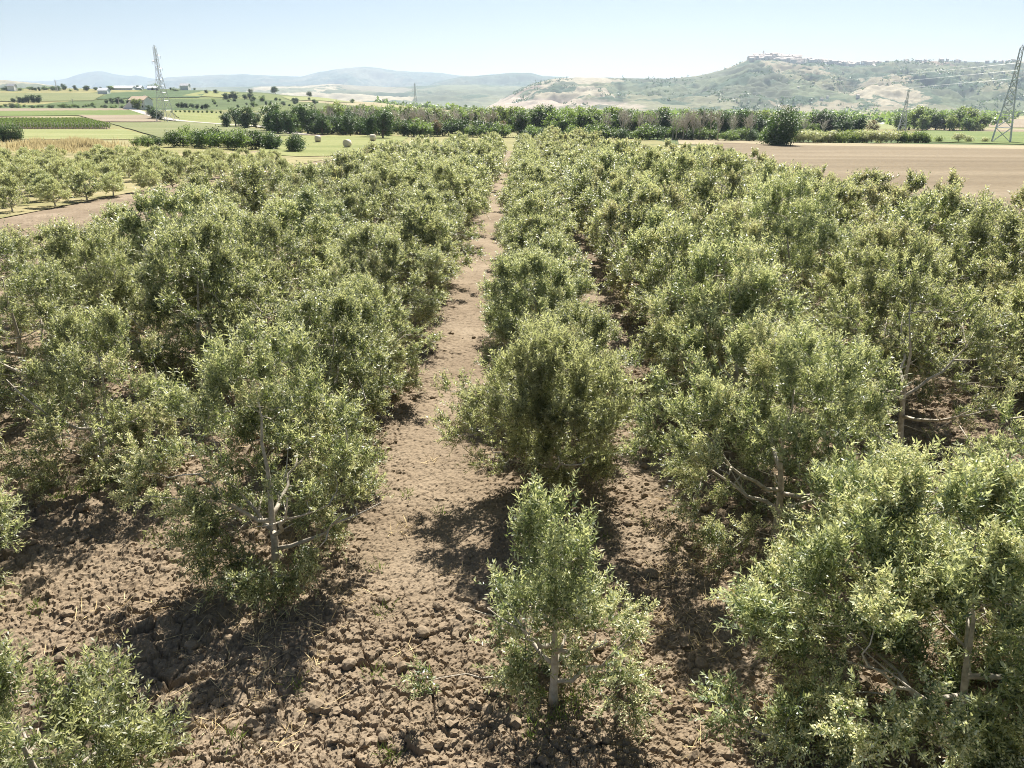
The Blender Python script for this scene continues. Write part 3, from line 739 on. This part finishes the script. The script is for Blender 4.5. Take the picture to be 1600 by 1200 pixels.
for k in range(40):
    px = 822+k*10+rng.normal(0, 4); Y = rng.uniform(226, 240)
    if 1212 < px < 1236: continue
    tree_at(LOW, px, Y, rng.uniform(2.6, 4.6), "low green bush at the foot of the wood, right of the lane end", "bushes at the foot of the wood on the right", "bush", "bush", 4.0, 1.15)
bareP = list(np.r_[np.linspace(496, 520, 6), np.linspace(542, 600, 11), np.linspace(605, 690, 9), np.linspace(645, 662, 5), 712, 716, 757, 762, 766, 808, 812, 816, 975, 1003, 1022, np.linspace(1058, 1100, 11), 1108, 1113, 1148, 1170, 1176, 1262, 1290, rng.uniform(560, 800, 12), rng.uniform(940, 1200, 14)])
for px in bareP:
    Y = rng.uniform(250, 268) if px < 815 else rng.uniform(230, 246)
    tree_at(BB, px+rng.normal(0, 2), Y, rng.uniform(6.6, 8.8), "pale leafless tree standing among the green trees of the wood", "leafless trees in the wood", "bare_tree", "bare tree")
for px, lab in [(682, "sparse russet tree in the wood left of the lane end"), (786, "rusty brown tree low beside the lane end"), (1366, "brown twiggy tree beside the hedge on the right")]:
    tree_at(BR, px, 240 if px < 1000 else 270, 5.2 if px < 1000 else 6.8, lab, None, "russet_tree", "tree")
# lone oak and the trees on the right
oak = broad_meshes(401, 8.6, 4.2, ncl=110, leaves=110, size=.4, mt='dark_leaf', zlo=.1, lobes=8)
plant("oak_tree", oak, pxY(1224, 196), 196, 0, 1.06, "large round dark oak standing alone at the edge of the brown field", "oak tree", None, .05)
for px, Y, h in [(1250,300,7.5),(1262,305,9),(1278,300,9.5),(1296,305,9),(1312,300,8.6),(1328,305,9),(1342,298,8),(1272,292,6),(1320,290,6.5)]:
    tree_at(BM if rng.uniform() < .5 else BD, px, Y, h, "green tree in the clump between the lone oak and the middle pylon", "clump right of the lone oak", squat=1.3)
for px, Y, h in [(1410,480,11),(1424,500,13),(1438,490,14),(1452,500,13.5),(1466,495,13),(1480,500,13),(1494,490,13.5),(1508,500,14),(1522,490,13),(1536,495,11),(1446,470,9),(1488,470,9),(1518,470,9.5)]:
    tree_at(BM if rng.uniform() < .6 else BL, px, Y, h, "green tree in the wide clump right of the middle pylon", "clump right of the middle pylon", squat=1.35)
for k in range(23):
    px = 1240+k*7.2+rng.normal(0, 1.5)
    tree_at(PALEB, px, 222+rng.uniform(0, 6), rng.uniform(3.0, 3.8), "pale green bush in the hedge along the far side of the brown field", "hedge beyond the brown field", "bush", "bush", 3.0)
for k in range(8):
    px = 1408+k*7+rng.normal(0, 1.5)
    tree_at(PALEB[:1]+LOW[:1], px, 228+rng.uniform(0, 4), rng.uniform(2.8, 3.4), "bush of the separate dark hedge right of the middle pylon's foot", "dark hedge near the middle pylon", "bush", "bush", 3.2)
for px, h, lab in [(1474, 2.0, "small thin bush in the green field, left of the pair"), (1506, 2.6, "dark bush in the green field between the two pylons, larger one"), (1520, 2.2, "dark bush in the green field between the two pylons, smaller one"), (1548, 1.6, "low pale bush just left of the right pylon's foot")]:
    tree_at(PALEB, px, 238, h, lab, None, "bush", "bush", 3.0, 1.2)

# dark row of small trees at the left between the two orchards and the fields
for k in range(26):
    px = 205+k*10.2+rng.normal(0, 3)
    if 432 < px < 446: continue
    Y = 152-(px-205)*.02+rng.uniform(-4, 4); h = np.interp(px, [205, 250, 270, 330, 420, 450, 480, 500], [1.7, 1.9, 3.3, 3.6, 3.3, 3.0, 3.6, 2.0])*rng.uniform(.88, 1.1)
    tree_at(LOW, px, Y, h, "dark leafy small tree in the tree row behind the left orchard", "tree row behind the left orchard", "bushy_tree", "tree", 4.0)
for px, h in [(-4, 3.4), (10, 3.6), (20, 2.8)]:
    tree_at(LOW, px, 165, h, "dark bush at the left edge beside the dry reeds", "bushes at the left edge", "bush", "bush", 4.0)

# reeds
r_ = np.random.default_rng(55); n = 9000
rx = np.array([pxY(p, 1.0) for p in np.concatenate([r_.normal(122, 22, n//2), r_.normal(60, 26, n-n//2)])]); ry = 140+r_.normal(0, 5, n); rx = rx*ry
P = np.c_[rx, ry, height(rx, ry)]; hh = r_.uniform(.9, 2.4, n)*np.clip(1.9*fbm(rx*.3, ry*.3, 3, 4)-.1, .3, 1.2)*np.exp(-((rx-rx.mean())/26)**4)*.75+.2
V, Q = leaf_quads(P, np.c_[r_.normal(0, .14, n), r_.normal(0, .14, n), np.ones(n)], np.c_[r_.normal(0, 1, n), -np.ones(n), r_.normal(0, .3, n)], hh, .16)
tag(obj("reeds", mesh_np("reeds", V, Q, M['reed'])), "tall dry yellow reeds between the left orchard and the green field", "reeds", kind='stuff')

# vineyard rows
vr = np.random.default_rng(60)
def vine_mesh(length, seed):
    r = np.random.default_rng(seed); n = int(length*26)
    P = np.c_[r.normal(0, .28, n), r.uniform(0, length, n), r.uniform(.55, 1.75, n)]
    V, Q = leaf_quads(P, r.normal(0, 1, (n, 3)), r.normal(0, .5, (n, 3))+np.array([0, 0, 1]), r.uniform(.25, .5, n), r.uniform(.2, .4, n))
    return mesh_np("foliage", V, Q, M['vine'])
x0, y0 = hit(-60, 203); x1, y1 = hit(172, 203)
VMsh = [vine_mesh(90, k) for k in range(3)]
pm = MB(); pm.tube([(0, 0, -.2), (0, 0, 1.9)], .09, 5); pmesh = pm.mesh("post", M['pole_wood'])
for k in range(44):
    f = k/43; x = x0+(x1-x0)*f; y = y0+(y1-y0)*f
    t = empty("vine_row", (x, y, hz(x, y)+.2), R(33))
    o = obj("foliage", VMsh[k % 3], t)
    o.rotation_euler[0] = math.atan2(hz(x-49, y+75)-hz(x, y), 90)
    obj("post", pmesh, t, (0, -.4, 0))
    tag(t, "row of green vines with a pale end post in the vineyard at the left", "vine row", "rows of the vineyard")

# far scattered trees on the left hillside
def far_tree(px, py, hpx, kind, label, group):
    x, y = hit(px, py); dist = math.hypot(x, y)
    h = hpx*y/F*1.0
    s = h/(4.0 if kind is LOW else 8.0)*rng.uniform(.75, 1.25); ms = kind[rng.integers(len(kind))]
    plant("distant_tree", ms, x, y, rng.uniform(0, 6.28), (s*1.5, s*1.5, s), label, "tree", group, .1)
for px in (22, 30, 38, 46, 54, 60):
    far_tree(px+rng.normal(0, 1), 160.5, rng.uniform(8, 11), BD, "dark tree in the round clump left of the far lattice pylon", "clump left of the far pylon")
for px in (168, 176, 184, 192, 200, 207):
    far_tree(px, 162, rng.uniform(7, 9), BD, "dark tree in the short row just left of the farmhouse", "row left of the farmhouse")
for px, py, hp in ((242,186,18),(236,180,15),(250,187,14)):
    far_tree(px, py, hp, BD, "dark tree at the foot of the left pylon beside the farmhouse", "trees beside the farmhouse")
far_tree(215, 172, 17, BL, "light green tree standing against the white farmhouse", None)
for px in (278, 285, 292, 300, 308, 316, 324):
    far_tree(px, 168+(px-278)*.06, rng.uniform(6, 9), BD, "dark tree in the slanting row right of the left pylon", "slanting row right of the left pylon")
for px, hp in ((353,9),(360,10),(367,9),(382,9),(390,8)):
    far_tree(px, 155.5, hp, BD, "dark tree in the clump on the yellow field slope", "clump on the yellow slope")
for px, hp in ((392,7),(430,9),(483,8),(322,5),(338,5)):
    far_tree(px, 146.5 if px < 450 else 151.5, hp, BD, "single dark tree on the skyline ridge of the left slope", "single trees on the left ridge")
for px in np.r_[np.linspace(2, 40, 7), np.linspace(45, 170, 26), np.linspace(210, 300, 9)]:
    far_tree(px+rng.normal(0, 5), 141+rng.normal(0, 1.2), rng.uniform(2.5, 6.5), BD if rng.uniform() < .4 else LOW, "dark tree in the tree line along the top of the left slope", "tree line on the left ridge")
for px in np.linspace(2, 200, 34):
    far_tree(px+rng.normal(0, 4), 168+rng.normal(0, .8), rng.uniform(3, 6.5), LOW if rng.uniform() < .8 else BM, "green bushy tree in the hedge line crossing the left fields", "hedge line across the left fields")
for px in np.linspace(268, 345, 12):
    far_tree(px, 176+(px-268)*.02, 4, BL, "small pale green tree in the line above the yellow field", "tree line above the yellow field")
for k in range(34):
    px = rng.uniform(330, 560); py = np.interp(px, [330, 450, 560], [163, 160, 164])+rng.uniform(-5, 7)
    far_tree(px, py, rng.uniform(3, 7), BM if rng.uniform() < .5 else BD, "scattered green tree on the scrubby slope behind the wood", "scattered trees on the scrubby slope")

# wooded valley floor and the far-off trees on the town hill (one mass each)
def mass(name, pts, size, leaves, mt, label, seed):
    r = np.random.default_rng(seed); pts = np.asarray(pts); n = len(pts)
    h = size*r.uniform(.6, 1.3, n)
    P = np.repeat(pts, leaves, 0); H = np.repeat(h, leaves)
    o = r.normal(0, 1, (len(P), 3)); o = unit(o)*r.uniform(.5, 1, len(P))[:, None]
    P = P+o*H[:, None]*np.array([.75, .75, .5])+np.c_[np.zeros(len(P)), np.zeros(len(P)), H*.45]
    V, Q = leaf_quads(P, r.normal(0, 1, P.shape), o+np.array([0, 0, .6]), H*.6, H*.5)
    return tag(obj(name, mesh_np(name, V, Q, mt)), label, "trees", kind='stuff')
r2 = np.random.default_rng(70); pts = []
for k in range(4200):
    px = r2.uniform(540, 1700); Y = 650*math.exp(r2.uniform(0, 1.2))
    if px < 700 and Y < 1100: continue
    if fbm(np.array([px*.02]), np.array([math.log(Y)*9]), 3, 12)[0] < .5: continue
    x = pxY(px, Y); pts.append((x, Y, hz(x, Y)))
mass("valley_trees", pts, 7, 14, M['mid_leaf'], "hazy belt of trees across the flat valley floor below the hills", 71)
na = HV.shape[1]; pts = []
k = 0
while k < 2600:
    i = r2.integers(4, 109); j = r2.integers(20, na-20); p = HV[i, j]
    n_ = fbm(np.array([p[0]*.006]), np.array([p[1]*.006]), 3, 33)[0]
    lim = .52-.10*max(0, min(1, (p[0]-1100)/700))-.06*(i > 85)
    if n_ < lim: k += .2; continue
    pts.append(p+np.array([r2.uniform(-6, 6), r2.uniform(-6, 6), -1])); k += 1
mass("hillside_trees", pts, 9, 9, M['dark_leaf'], "dark woods and tree lines spread over the hill below the town", 72)

# ---------------------------------------------------------------- town on the ridge
def house_mesh(w, d, h, rh, seed):
    m = MB(); m.box(-w/2, w/2, -d/2, d/2, -6, h)
    r = MB(); e = .4
    r.add([(-w/2-e, -d/2-e, h), (w/2+e, -d/2-e, h), (w/2+e, d/2+e, h), (-w/2-e, d/2+e, h), (-w/2-e, 0, h+rh), (w/2+e, 0, h+rh)],
          [(0,1,5,4), (2,3,4,5)], [(0,4,3), (1,2,5)])
    for i in range(int(w//3.2)):     # window openings stand proud of the wall by a few millimetres
        for z in np.arange(1.2, h-1.5, 3): r.n = r.n
    V = np.concatenate(m.v+r.v); nq = np.concatenate(m.q+[r.q[0]-0+len(m.v[0])]); nt_ = r.t[0]+len(m.v[0])
    mi = [0]*6+[1]*2+[1]*2
    return mesh_np("house", V, [nq, nt_], [M['town_wall'], M['town_roof']], mi)
HM = [house_mesh(*a) for a in ((14, 10, 9, 2.5, 1), (18, 11, 11, 2.6, 2), (10, 9, 8, 2.2, 3), (22, 12, 12, 2.8, 4), (12, 12, 14, 2.4, 5))]
tcol = np.array([math.atan2(*(HV[109, j, :2])) for j in range(na)])
def hill_pt(px, i):
    a = math.atan2(*(ray(px, 100)[:2])); j = int(np.argmin(np.abs(tcol-a))); return HV[i, j], j
def town(px, i, label, group, sc=1.0):
    p, j = hill_pt(px, i); o = obj("house", HM[rng.integers(5)], None, (p[0]+rng.uniform(-3, 3), p[1]+rng.uniform(-5, 5), p[2]+1.5))
    o.rotation_euler = (0, 0, rng.uniform(-.5, .5)); o.scale = (sc*1.3, sc*1.3, sc*1.25); tag(o, label, "house", group)
for k in range(95):
    px = rng.uniform(1171, 1246); i = int(109-abs(rng.normal(0, 3.5)))
    town(px, i, "pale house packed in the old town on the hill's summit", "houses of the hilltop old town", 1.0)
for k in range(75):
    px = rng.uniform(1246, 1372); i = int(109-abs(rng.normal(0, 4))-(1 if px < 1300 else 2))
    town(px, i, "pale house strung along the ridge right of the hilltop town", "houses along the ridge", .75)
for k in range(34):
    px = rng.uniform(1372, 1590); i = int(109-abs(rng.normal(0, 4)))
    town(px, i, "white house among trees on the wooded right end of the ridge", "houses on the wooded ridge end", .55)
for k in range(26):
    px = rng.uniform(1240, 1600); i = int(rng.uniform(15, 92))
    town(px, i, "small white house scattered on the slope below the ridge", "scattered houses on the slope", .42)
p, j = hill_pt(1190, 109)
tw = empty("church_tower", (p[0], p[1], p[2])); mt_ = MB(); mt_.box(-3, 3, -3, 3, -4, 24); obj("wall", mt_.mesh("wall", M['town_wall']), tw)
mr_ = MB(); mr_.add([(-3.4,-3.4,24),(3.4,-3.4,24),(3.4,3.4,24),(-3.4,3.4,24),(0,0,31)], [(3,2,1,0)], [(0,1,4),(1,2,4),(2,3,4),(3,0,4)])
obj("roof", mr_.mesh("roof", M['town_roof']), tw); tag(tw, "slim church tower rising above the roofs of the hilltop town", "tower")

# ---------------------------------------------------------------- farm buildings
def gable(root, w, d, h, rh, wallm, roofm, off=(0, 0), ov=.4, rot=False):
    m = MB(); x, y = off
    V = [(x-w/2,y-d/2,-1),(x+w/2,y-d/2,-1),(x+w/2,y+d/2,-1),(x-w/2,y+d/2,-1),(x-w/2,y-d/2,h),(x+w/2,y-d/2,h),(x+w/2,y+d/2,h),(x-w/2,y+d/2,h),(x-w/2,y,h+rh),(x+w/2,y,h+rh)]
    m.add(V, [(0,1,5,4),(2,3,7,6),(0,4,7,3),(1,2,6,5)], [(4,8,7),(5,6,9)]); obj("wall", m.mesh("wall", wallm), root)
    r = MB(); hh = rh*ov/(d/2); z0 = h-hh+.06; z1 = h+rh+.06
    for s in (-1, 1):
        V = [(x-w/2-ov, y+s*(d/2+ov), z0), (x+w/2+ov, y+s*(d/2+ov), z0), (x+w/2+ov, y, z1), (x-w/2-ov, y, z1)]
        V = V+[(a, b, c+.22) for a, b, c in V]
        r.add(V, [(0,1,2,3),(4,7,6,5),(0,4,5,1),(0,3,7,4),(1,5,6,2)])
    return obj("roof", r.mesh("roof", roofm), root)
x, y = hit(222, 171)
fh = empty("farmhouse", (x, y, hz(x, y)), R(-12))
rf = gable(fh, 11, 8, 5.6, 2.0, M['white_wall'], M['terracotta'])
mc = MB(); mc.box(-.5, .5, -.4, .4, 0, 1.6); obj("chimney", mc.mesh("chimney", M['white_wall']), rf, (2.5, 1.2, 6.9))
ml = MB(); ml.add([(-11,-3.4,-1),(-5.5,-3.4,-1),(-5.5,3.4,-1),(-11,3.4,-1),(-11,-3.4,1.2),(-5.5,-3.4,5),(-5.5,3.4,5),(-11,3.4,1.2)], [(0,1,5,4),(2,3,7,6),(0,4,7,3),(4,5,6,7)])
obj("outbuilding", ml.mesh("outbuilding", M['white_wall']), fh)
for wx in (-3.6, -1.2, 1.4, 3.8):
    for wz in (1.2, 3.6):
        mw = MB(); mw.box(-.5, .5, -.04, .04, 0, 1.2)
        obj("window", mw.mesh("window", M['window_dark']), fh, (wx, -4.0, wz))
md = MB(); md.box(-.6, .6, -.05, .05, -.2, 2.1); obj("door", md.mesh("door", M['door_wood']), fh, (.1, -4.0, 0))
tag(fh, "white farmhouse with a red tiled roof and sloping side building beside the left pylon", "farmhouse")

def shed(px, py, w, d, h, label, wallm='warehouse', roofm='warehouse', rz=0, rh=2.4):
    x, y = hit(px, py); t = empty("warehouse" if w > 15 else "shed", (x, y, hz(x, y)), rz)
    gable(t, w, d, h, rh, M[wallm], M[roofm]); tag(t, label, "warehouse" if w > 15 else "shed"); return t
shed(194, 140.3, 25, 11, 1.9, "long white warehouse on the left ridge, longest of the three", roofm='warehouse')
shed(217, 140, 9, 9, 1.8, "white warehouse on the left ridge, right of the longest one")
shed(240, 140.5, 12, 8, 1.8, "small white warehouse on the left ridge next to the pylon top")
shed(163, 147, 10, 7, 3.5, "low white shed alone in the fields above the farmhouse")
shed(20, 142, 8, 6, 5, "white house on the left ridge near the left edge", 'white_wall', 'grey_roof')
shed(290, 141, 10, 8, 5, "pale house among trees on the ridge right of the left pylon", 'white_wall', 'grey_roof')
shed(720, 168, 26, 12, 5, "long white farm shed in the valley behind the wood")

# ---------------------------------------------------------------- pylons, wires, poles
def lattice(h=34, hb=3.1, ht=.75, waist=.66, th=.115):
    b = MB()
    def half(z): return np.interp(z, [0, h*waist, h*.97], [hb, ht, ht*.7])
    zs = [0]; z = 0
    while z < h*.95:
        z += max(2.9, half(z)*1.7); zs.append(min(z, h*.97))
    zs = sorted(set(zs))
    for sx in (-1, 1):
        for sy in (-1, 1):
            b.tube([(sx*half(q), sy*half(q), q-(.4 if q == 0 else 0)) for q in (0, h*waist, h*.97)], [th*1.25, th, th*.8], 4)
            b.tube([(sx*half(h*.97), sy*half(h*.97), h*.97), (0, 0, h)], th*.6, 4)
    for a, c in zip(zs[:-1], zs[1:]):
        for s in (-1, 1):
            for f in (0, 1):
                A, B = half(a), half(c)
                for q in (-1, 1):
                    p0 = (q*A, s*A, a); p1 = (-q*B, s*B, c)
                    if f: p0 = (p0[1], p0[0], p0[2]); p1 = (p1[1], p1[0], p1[2])
                    b.tube([p0, p1], th*(.55 if c < h*.66 else .38), 4, cap=False)
                p0 = (-B, s*B, c); p1 = (B, s*B, c)
                if f: p0 = (p0[1], p0[0], c); p1 = (p1[1], p1[0], c)
                b.tube([p0, p1], th*.5, 4, cap=False)
    body = b.mesh("tower", M['steel'])
    a = MB(); w = 3.4
    for s in (-1, 1):
        a.tube([(0, s*.6, 0), (w, 0, .25)], th*.6, 4); a.tube([(0, s*.6, 1.3), (w, 0, .25)], th*.5, 4)
    for k in np.linspace(.15, .85, 5):
        a.tube([(w*k, -.6*(1-k), .25*k), (w*k, .6*(1-k), .25*k)], th*.35, 4, cap=False)
        a.tube([(w*k, .6*(1-k), .25*k), (w*k+.3, .6*(1-k)*.8, 1.3-(1.05)*k)], th*.35, 4, cap=False)
    arm = a.mesh("crossarm", M['steel'])
    i = MB()
    for k in range(8):
        i.tube([(0, 0, -.15*k), (0, 0, -.15*k-.05)], .13, 7)
    i.tube([(0, 0, .25), (0, 0, -1.3)], .03, 4)
    return body, arm, i.mesh("insulator", M['insulator'])
LAT = lattice()
LATB = lattice(th=.2)
ARMS = [(.70, 1), (.78, -1), (.86, 1)]
def pylon(px, Y, hpx_top, rz, label, arms=ARMS, h=None, lat=LATB):
    x = pxY(px, Y); z = hz(x, Y)
    if h is None:
        h = at(px, hpx_top, Y)[2]-z
    s = h/34.0
    t = empty("lattice_pylon", (x, Y, z), rz, s); obj("tower", lat[0], t); tips = []
    for f, sd in arms:
        ao = obj("crossarm", LAT[1], t, (0, 0, 34*f)); ao.rotation_euler = (0, 0, 0 if sd > 0 else math.pi)
        obj("insulator", LAT[2], ao, (3.4, 0, .1))
        lx = 3.4*sd; c_, s_ = math.cos(rz), math.sin(rz)
        tips.append(np.array([x+lx*c_*s, Y+lx*s_*s, z+(34*f-1.2)*s]))
    tag(t, label, "pylon"); return tips
TA = [(.70, 1), (.70, -1), (.80, 1), (.80, -1), (.90, 1), (.90, -1)]
A = pylon(258, 350, 70, R(78), "tall lattice pylon beside the white farmhouse on the left", lat=LAT)
B = pylon(97, 900, 124, R(10), "distant faint lattice pylon near the left edge", TA)
D_ = pylon(650, 760, 129, R(10), "slim distant lattice pylon behind the middle of the wood", TA)
E = pylon(1413, 470, 139, R(70), "mid-distance lattice pylon between the two tree clumps on the right")
G = pylon(1573, 238, 70, R(60), "nearest lattice pylon at the right edge with its top near the frame border")
def wire(a, b, sag, label, rad=.05, group=None):
    t = np.linspace(0, 1, 40)[:, None]; P = a*(1-t)+b*t; P[:, 2] -= sag*4*(t*(1-t))[:, 0]
    m = MB(); m.tube(P, rad, 4); return tag(obj("power_line", m.mesh("power_line", M['wire'])), label, "power line", group)
for k, nm in enumerate(("lowest", "middle", "highest")):
    wire(G[k], D_[2*k]+np.array([0, 0, 0]), 9, nm+" of the three wires running left from the right edge pylon across the hill", .032)
    far = at(1900, 172+k*-3, 420)
    wire(E[k], far, 5, nm+" of the three wires running right from the mid-distance pylon", .04)
    far = at(700, 172-k*2.2, 1300)
    wire(E[k], far, 16, nm+" of the three wires running left from the mid-distance pylon", .04)
def pole(px, py, hpx, label):
    x, y = hit(px, py); h = hpx*y/F
    t = empty("utility_pole", (x, y, hz(x, y)-.2)); m = MB(); m.tube([(0, 0, 0), (0, 0, h)], [.2, .14], 7); obj("pole", m.mesh("pole", M['pole_wood']), t)
    c = MB(); c.box(-.8, .8, -.07, .07, -.08, .08); obj("crossbar", c.mesh("crossbar", M['pole_wood']), t, (0, .2, h-.6)); tag(t, label, "utility pole")
pole(30, 169, 17, "wooden utility pole in the fields at the far left")
pole(115, 167, 12, "wooden utility pole just right of the far lattice pylon")
pole(187, 170, 15, "wooden utility pole left of the farmhouse")
pole(1363, 182, 12, "pale utility pole in the valley left of the mid-distance pylon")
pole(1504, 180, 9, "short utility pole in the valley behind the right tree clump")
pole(1116, 178, 12, "thin pale utility pole rising behind the leafless trees")

# ---------------------------------------------------------------- hay bales
def bale_mesh():
    m = MB(); k = 20; a = np.arange(k)*2*math.pi/k
    ring = lambda x, r: np.c_[np.full(k, x), r*np.cos(a), r*np.sin(a)]
    V = np.concatenate([ring(-.6, .62), ring(-.56, .74), ring(0, .77), ring(.56, .74), ring(.6, .62), [[-.63, 0, 0], [.63, 0, 0]]])
    Q = [(i*k+j, i*k+(j+1) % k, (i+1)*k+(j+1) % k, (i+1)*k+j) for i in range(4) for j in range(k)]
    T = [(5*k, (j+1) % k, j) for j in range(k)]+[(5*k+1, 4*k+j, 4*k+(j+1) % k) for j in range(k)]
    m.add(V, Q, T); return m.mesh("hay_bale", M['bale_wrap'], True)
BMsh = bale_mesh()
for px, py, rz, lab in ((497, 223, .5, "round pale hay bale leftmost on the cut field by the dark tree row"), (543, 231, 1.1, "round pale hay bale nearest the orchard, lowest of the three"), (583, 221, -.2, "round pale hay bale farthest right, close to the wood")):
    x, y = hit(px, py); o = obj("hay_bale", BMsh, None, (x, y, hz(x, y)+.74+.14)); o.rotation_euler = (0, 0, rz); tag(o, lab, "hay bale")

# ---------------------------------------------------------------- loose clods, straw and weeds on the soil
r3 = np.random.default_rng(80)
def ico(seed):
    import bmesh
    bm = bmesh.new(); bmesh.ops.create_icosphere(bm, subdivisions=2, radius=1)
    V = np.array([v.co[:] for v in bm.verts]); Fc = np.array([[v.index for v in f.verts] for f in bm.faces]); bm.free()
    r = np.random.default_rng(seed); k = r.normal(0, 1, (5, 3)); 
    V = V*(1+.24*np.sin(V@k[0]*2.2+1)+.2*np.sin(V@k[1]*3.1)+.13*np.sin(V@k[2]*5)+.08*np.sin(V@k[3]*9))[:, None]
    V = np.round(V*2.6+r.uniform(-.5, .5, 3))/2.6*.45+V*.55
    return V*np.array([1, .85, .68]), Fc
ICO = [ico(k) for k in range(6)]
n = 5000; cx = r3.uniform(-15, 12, n); cy_ = 5+22*r3.uniform(0, 1, n)**1.5
lane_m = (np.abs(cx-LANE) < 1.3) & (cy_ > 10.5)
keep = ~lane_m | (r3.uniform(size=n) < .06); cx = cx[keep]; cy_ = cy_[keep]
cz = soil_z(cx, cy_); Vs, Fs, off = [], [], 0
for i in range(len(cx)):
    V, Fc = ICO[i % 6]; s = .02+.1*r3.uniform()**4; a = r3.uniform(0, 6.28); c, sn = math.cos(a), math.sin(a)
    W_ = V@np.array([[c, sn, 0], [-sn, c, 0], [0, 0, 1]])*s+np.array([cx[i], cy_[i], cz[i]+s*.2])
    Vs.append(W_); Fs.append(Fc+off); off += len(V)
tag(obj("soil_clods", mesh_np("soil_clods", np.concatenate(Vs), np.concatenate(Fs), M['clod'], smooth=False)), "loose dry brown clods scattered over the ploughed soil", "soil clods", kind='stuff')

def tufts(name, centers, blades, lo, hi, width, mt, flat, label, cat, seed):
    r = np.random.default_rng(seed); P = np.repeat(centers, blades, 0); n = len(P)
    P = P[:, :2]+r.normal(0, .09, (n, 2)); z = soil_z(P[:, 0], P[:, 1])
    d = np.c_[r.normal(0, flat, n), r.normal(0, flat, n), np.abs(r.normal(.6, .3, n))]
    V, Q = leaf_quads(np.c_[P, z-.01], d, r.normal(0, 1, (n, 3)), r.uniform(lo, hi, n), width)
    return tag(obj(name, mesh_np(name, V, Q, mt)), label, cat, kind='stuff')
ct = np.array([(.5+r3.normal(0, .25), 8.0+r3.normal(0, .25)) for _ in range(9)]+[(-4.24+r3.normal(0, .3), 10.7+r3.normal(0, .3)) for _ in range(9)]+
              [(-9+r3.normal(0, .5), 13.8+r3.normal(0, .5)) for _ in range(10)]+[(.45+r3.normal(0, .2), 13.7+r3.normal(0, .2)) for _ in range(12)]+
              [(r3.uniform(-12, 5), r3.uniform(6.5, 17)) for _ in range(60)])
tufts("weeds", ct, 34, .06, .26, .014, M['weed'], .35, "thin green weeds growing around the trunks and between clods", "weeds", 81)
ct = np.array([(r3.uniform(-8, 6), r3.uniform(6, 20)) for _ in range(60)]+[(3.2+r3.normal(0, .9), 10.5+r3.normal(0, 1.4)) for _ in range(55)]+[(-3.9+r3.normal(0, .9), 9+r3.normal(0, 1.2)) for _ in range(40)])
tufts("dry_straw", ct, 16, .12, .42, .012, M['straw'], 1.6, "dry yellow straw stalks lying on the soil", "straw", 82)

# ---------------------------------------------------------------- haze
m, nt, out = mat("haze_air")
vp = N(nt, "ShaderNodeVolumePrincipled"); vp.inputs['Color'].default_value = (.68, .82, 1, 1)
vp.inputs['Density'].default_value = 8.5e-5; vp.inputs['Anisotropy'].default_value = 0.2
nt.links.new(vp.outputs[0], out.inputs['Volume'])
hb = MB(); hb.box(-15500, 15500, -15500, 15500, -30, 520)
tag(obj("haze", hb.mesh("haze", m)), "pale blue haze over the far hills", "haze", kind='stuff')
